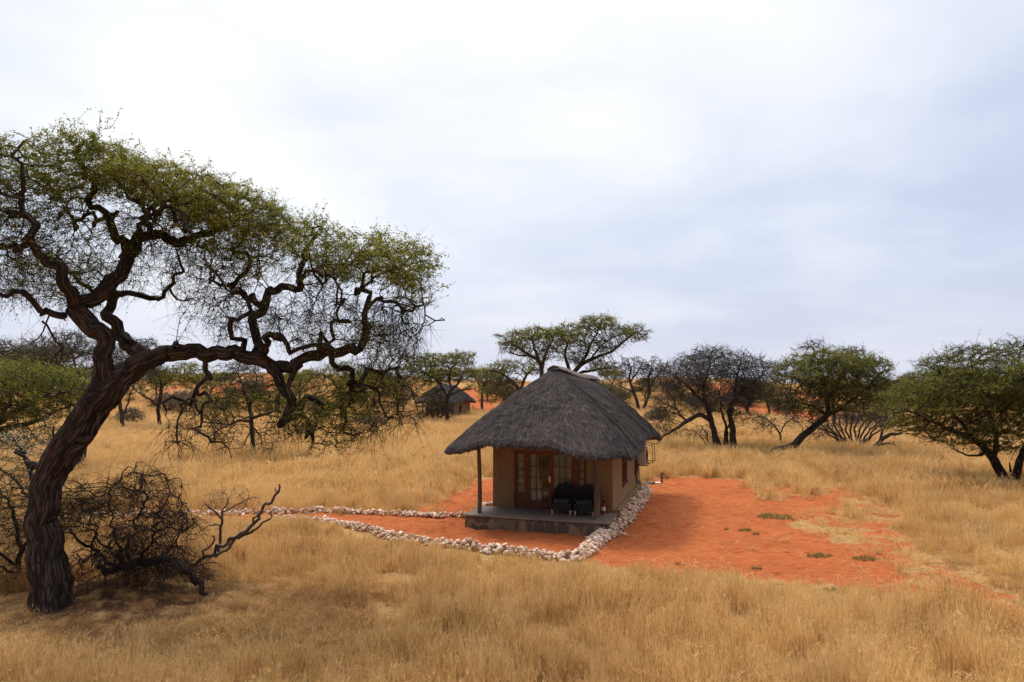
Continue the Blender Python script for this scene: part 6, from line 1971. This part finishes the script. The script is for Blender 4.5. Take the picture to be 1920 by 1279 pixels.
ng.interface.new_socket(name='Geometry', in_out='OUTPUT', socket_type='NodeSocketGeometry')
gi_ = ng.nodes.new('NodeGroupInput')
go_ = ng.nodes.new('NodeGroupOutput')
ci_ = ng.nodes.new('GeometryNodeCollectionInfo')
ci_.inputs['Collection'].default_value = tufts
ci_.inputs['Separate Children'].default_value = True
ci_.inputs['Reset Children'].default_value = True
ip_ = ng.nodes.new('GeometryNodeInstanceOnPoints')
ip_.inputs['Pick Instance'].default_value = True


def named(nm, tp):
    nd = ng.nodes.new('GeometryNodeInputNamedAttribute')
    nd.data_type = tp
    nd.inputs['Name'].default_value = nm
    return nd.outputs['Attribute']


er_ = ng.nodes.new('FunctionNodeEulerToRotation')
ng.links.new(named('tuft_turn', 'FLOAT_VECTOR'), er_.inputs[0])
ng.links.new(gi_.outputs[0], ip_.inputs['Points'])
ng.links.new(ci_.outputs[0], ip_.inputs['Instance'])
ng.links.new(named('kind_index', 'INT'), ip_.inputs['Instance Index'])
ng.links.new(er_.outputs[0], ip_.inputs['Rotation'])
ng.links.new(named('tuft_scale', 'FLOAT_VECTOR'), ip_.inputs['Scale'])
ng.links.new(ip_.outputs[0], go_.inputs[0])
md_ = gob.modifiers.new('spread', 'NODES')
md_.node_group = ng

# low green mats on the sand
MATS = [(1455, 970, 66, 'widest green grass mat on the red sand, nearest the long grass'), (1397, 996, 26, 'small round green grass mat right of the hut on bare sand'), (1418, 1003, 14, 'tiny green tuft just right of the small round mat'),
        (1537, 1044, 46, 'dark green grass mat at the lower sand edge'), (1630, 1050, 60, 'pale green grass mat on the right end of the sand'), (1420, 1068, 22, 'little green tuft at the front edge of the sand'),
        (1362, 994, 10, 'speck of green grass left of the small round mat'), (1570, 1110, 52, 'green tuft half sunk in dry grass below the sand'), (1888, 1178, 62, 'green grass mat near the lower right corner'),
        (1270, 1060, 12, 'tiny green sprout on sand by the front grass')]
for i, (px, py, wpx, label) in enumerate(MATS):
    g_ = ground(px, py)
    rad_ = wpx / F * g_[1] * 0.5
    V, Q, T = blades(n=int(400 + 1500 * rad_), radius=1.0, h0=0.04, h1=0.13, w0=0.006, w1=0.011, lean=0.9, seed=200 + i, heads=0.0)
    V[:, :2] *= rad_ * np.array([1.0, 0.55 if rad_ < 0.6 else 0.75])
    me = mesh_quads('green_tuft', V, Q, [M['green']], None, T)
    tag(link('green_tuft', me, None, g_ + np.array([0, 0, -0.02])), label, 'grass tuft', 'green grass mats on the sand')
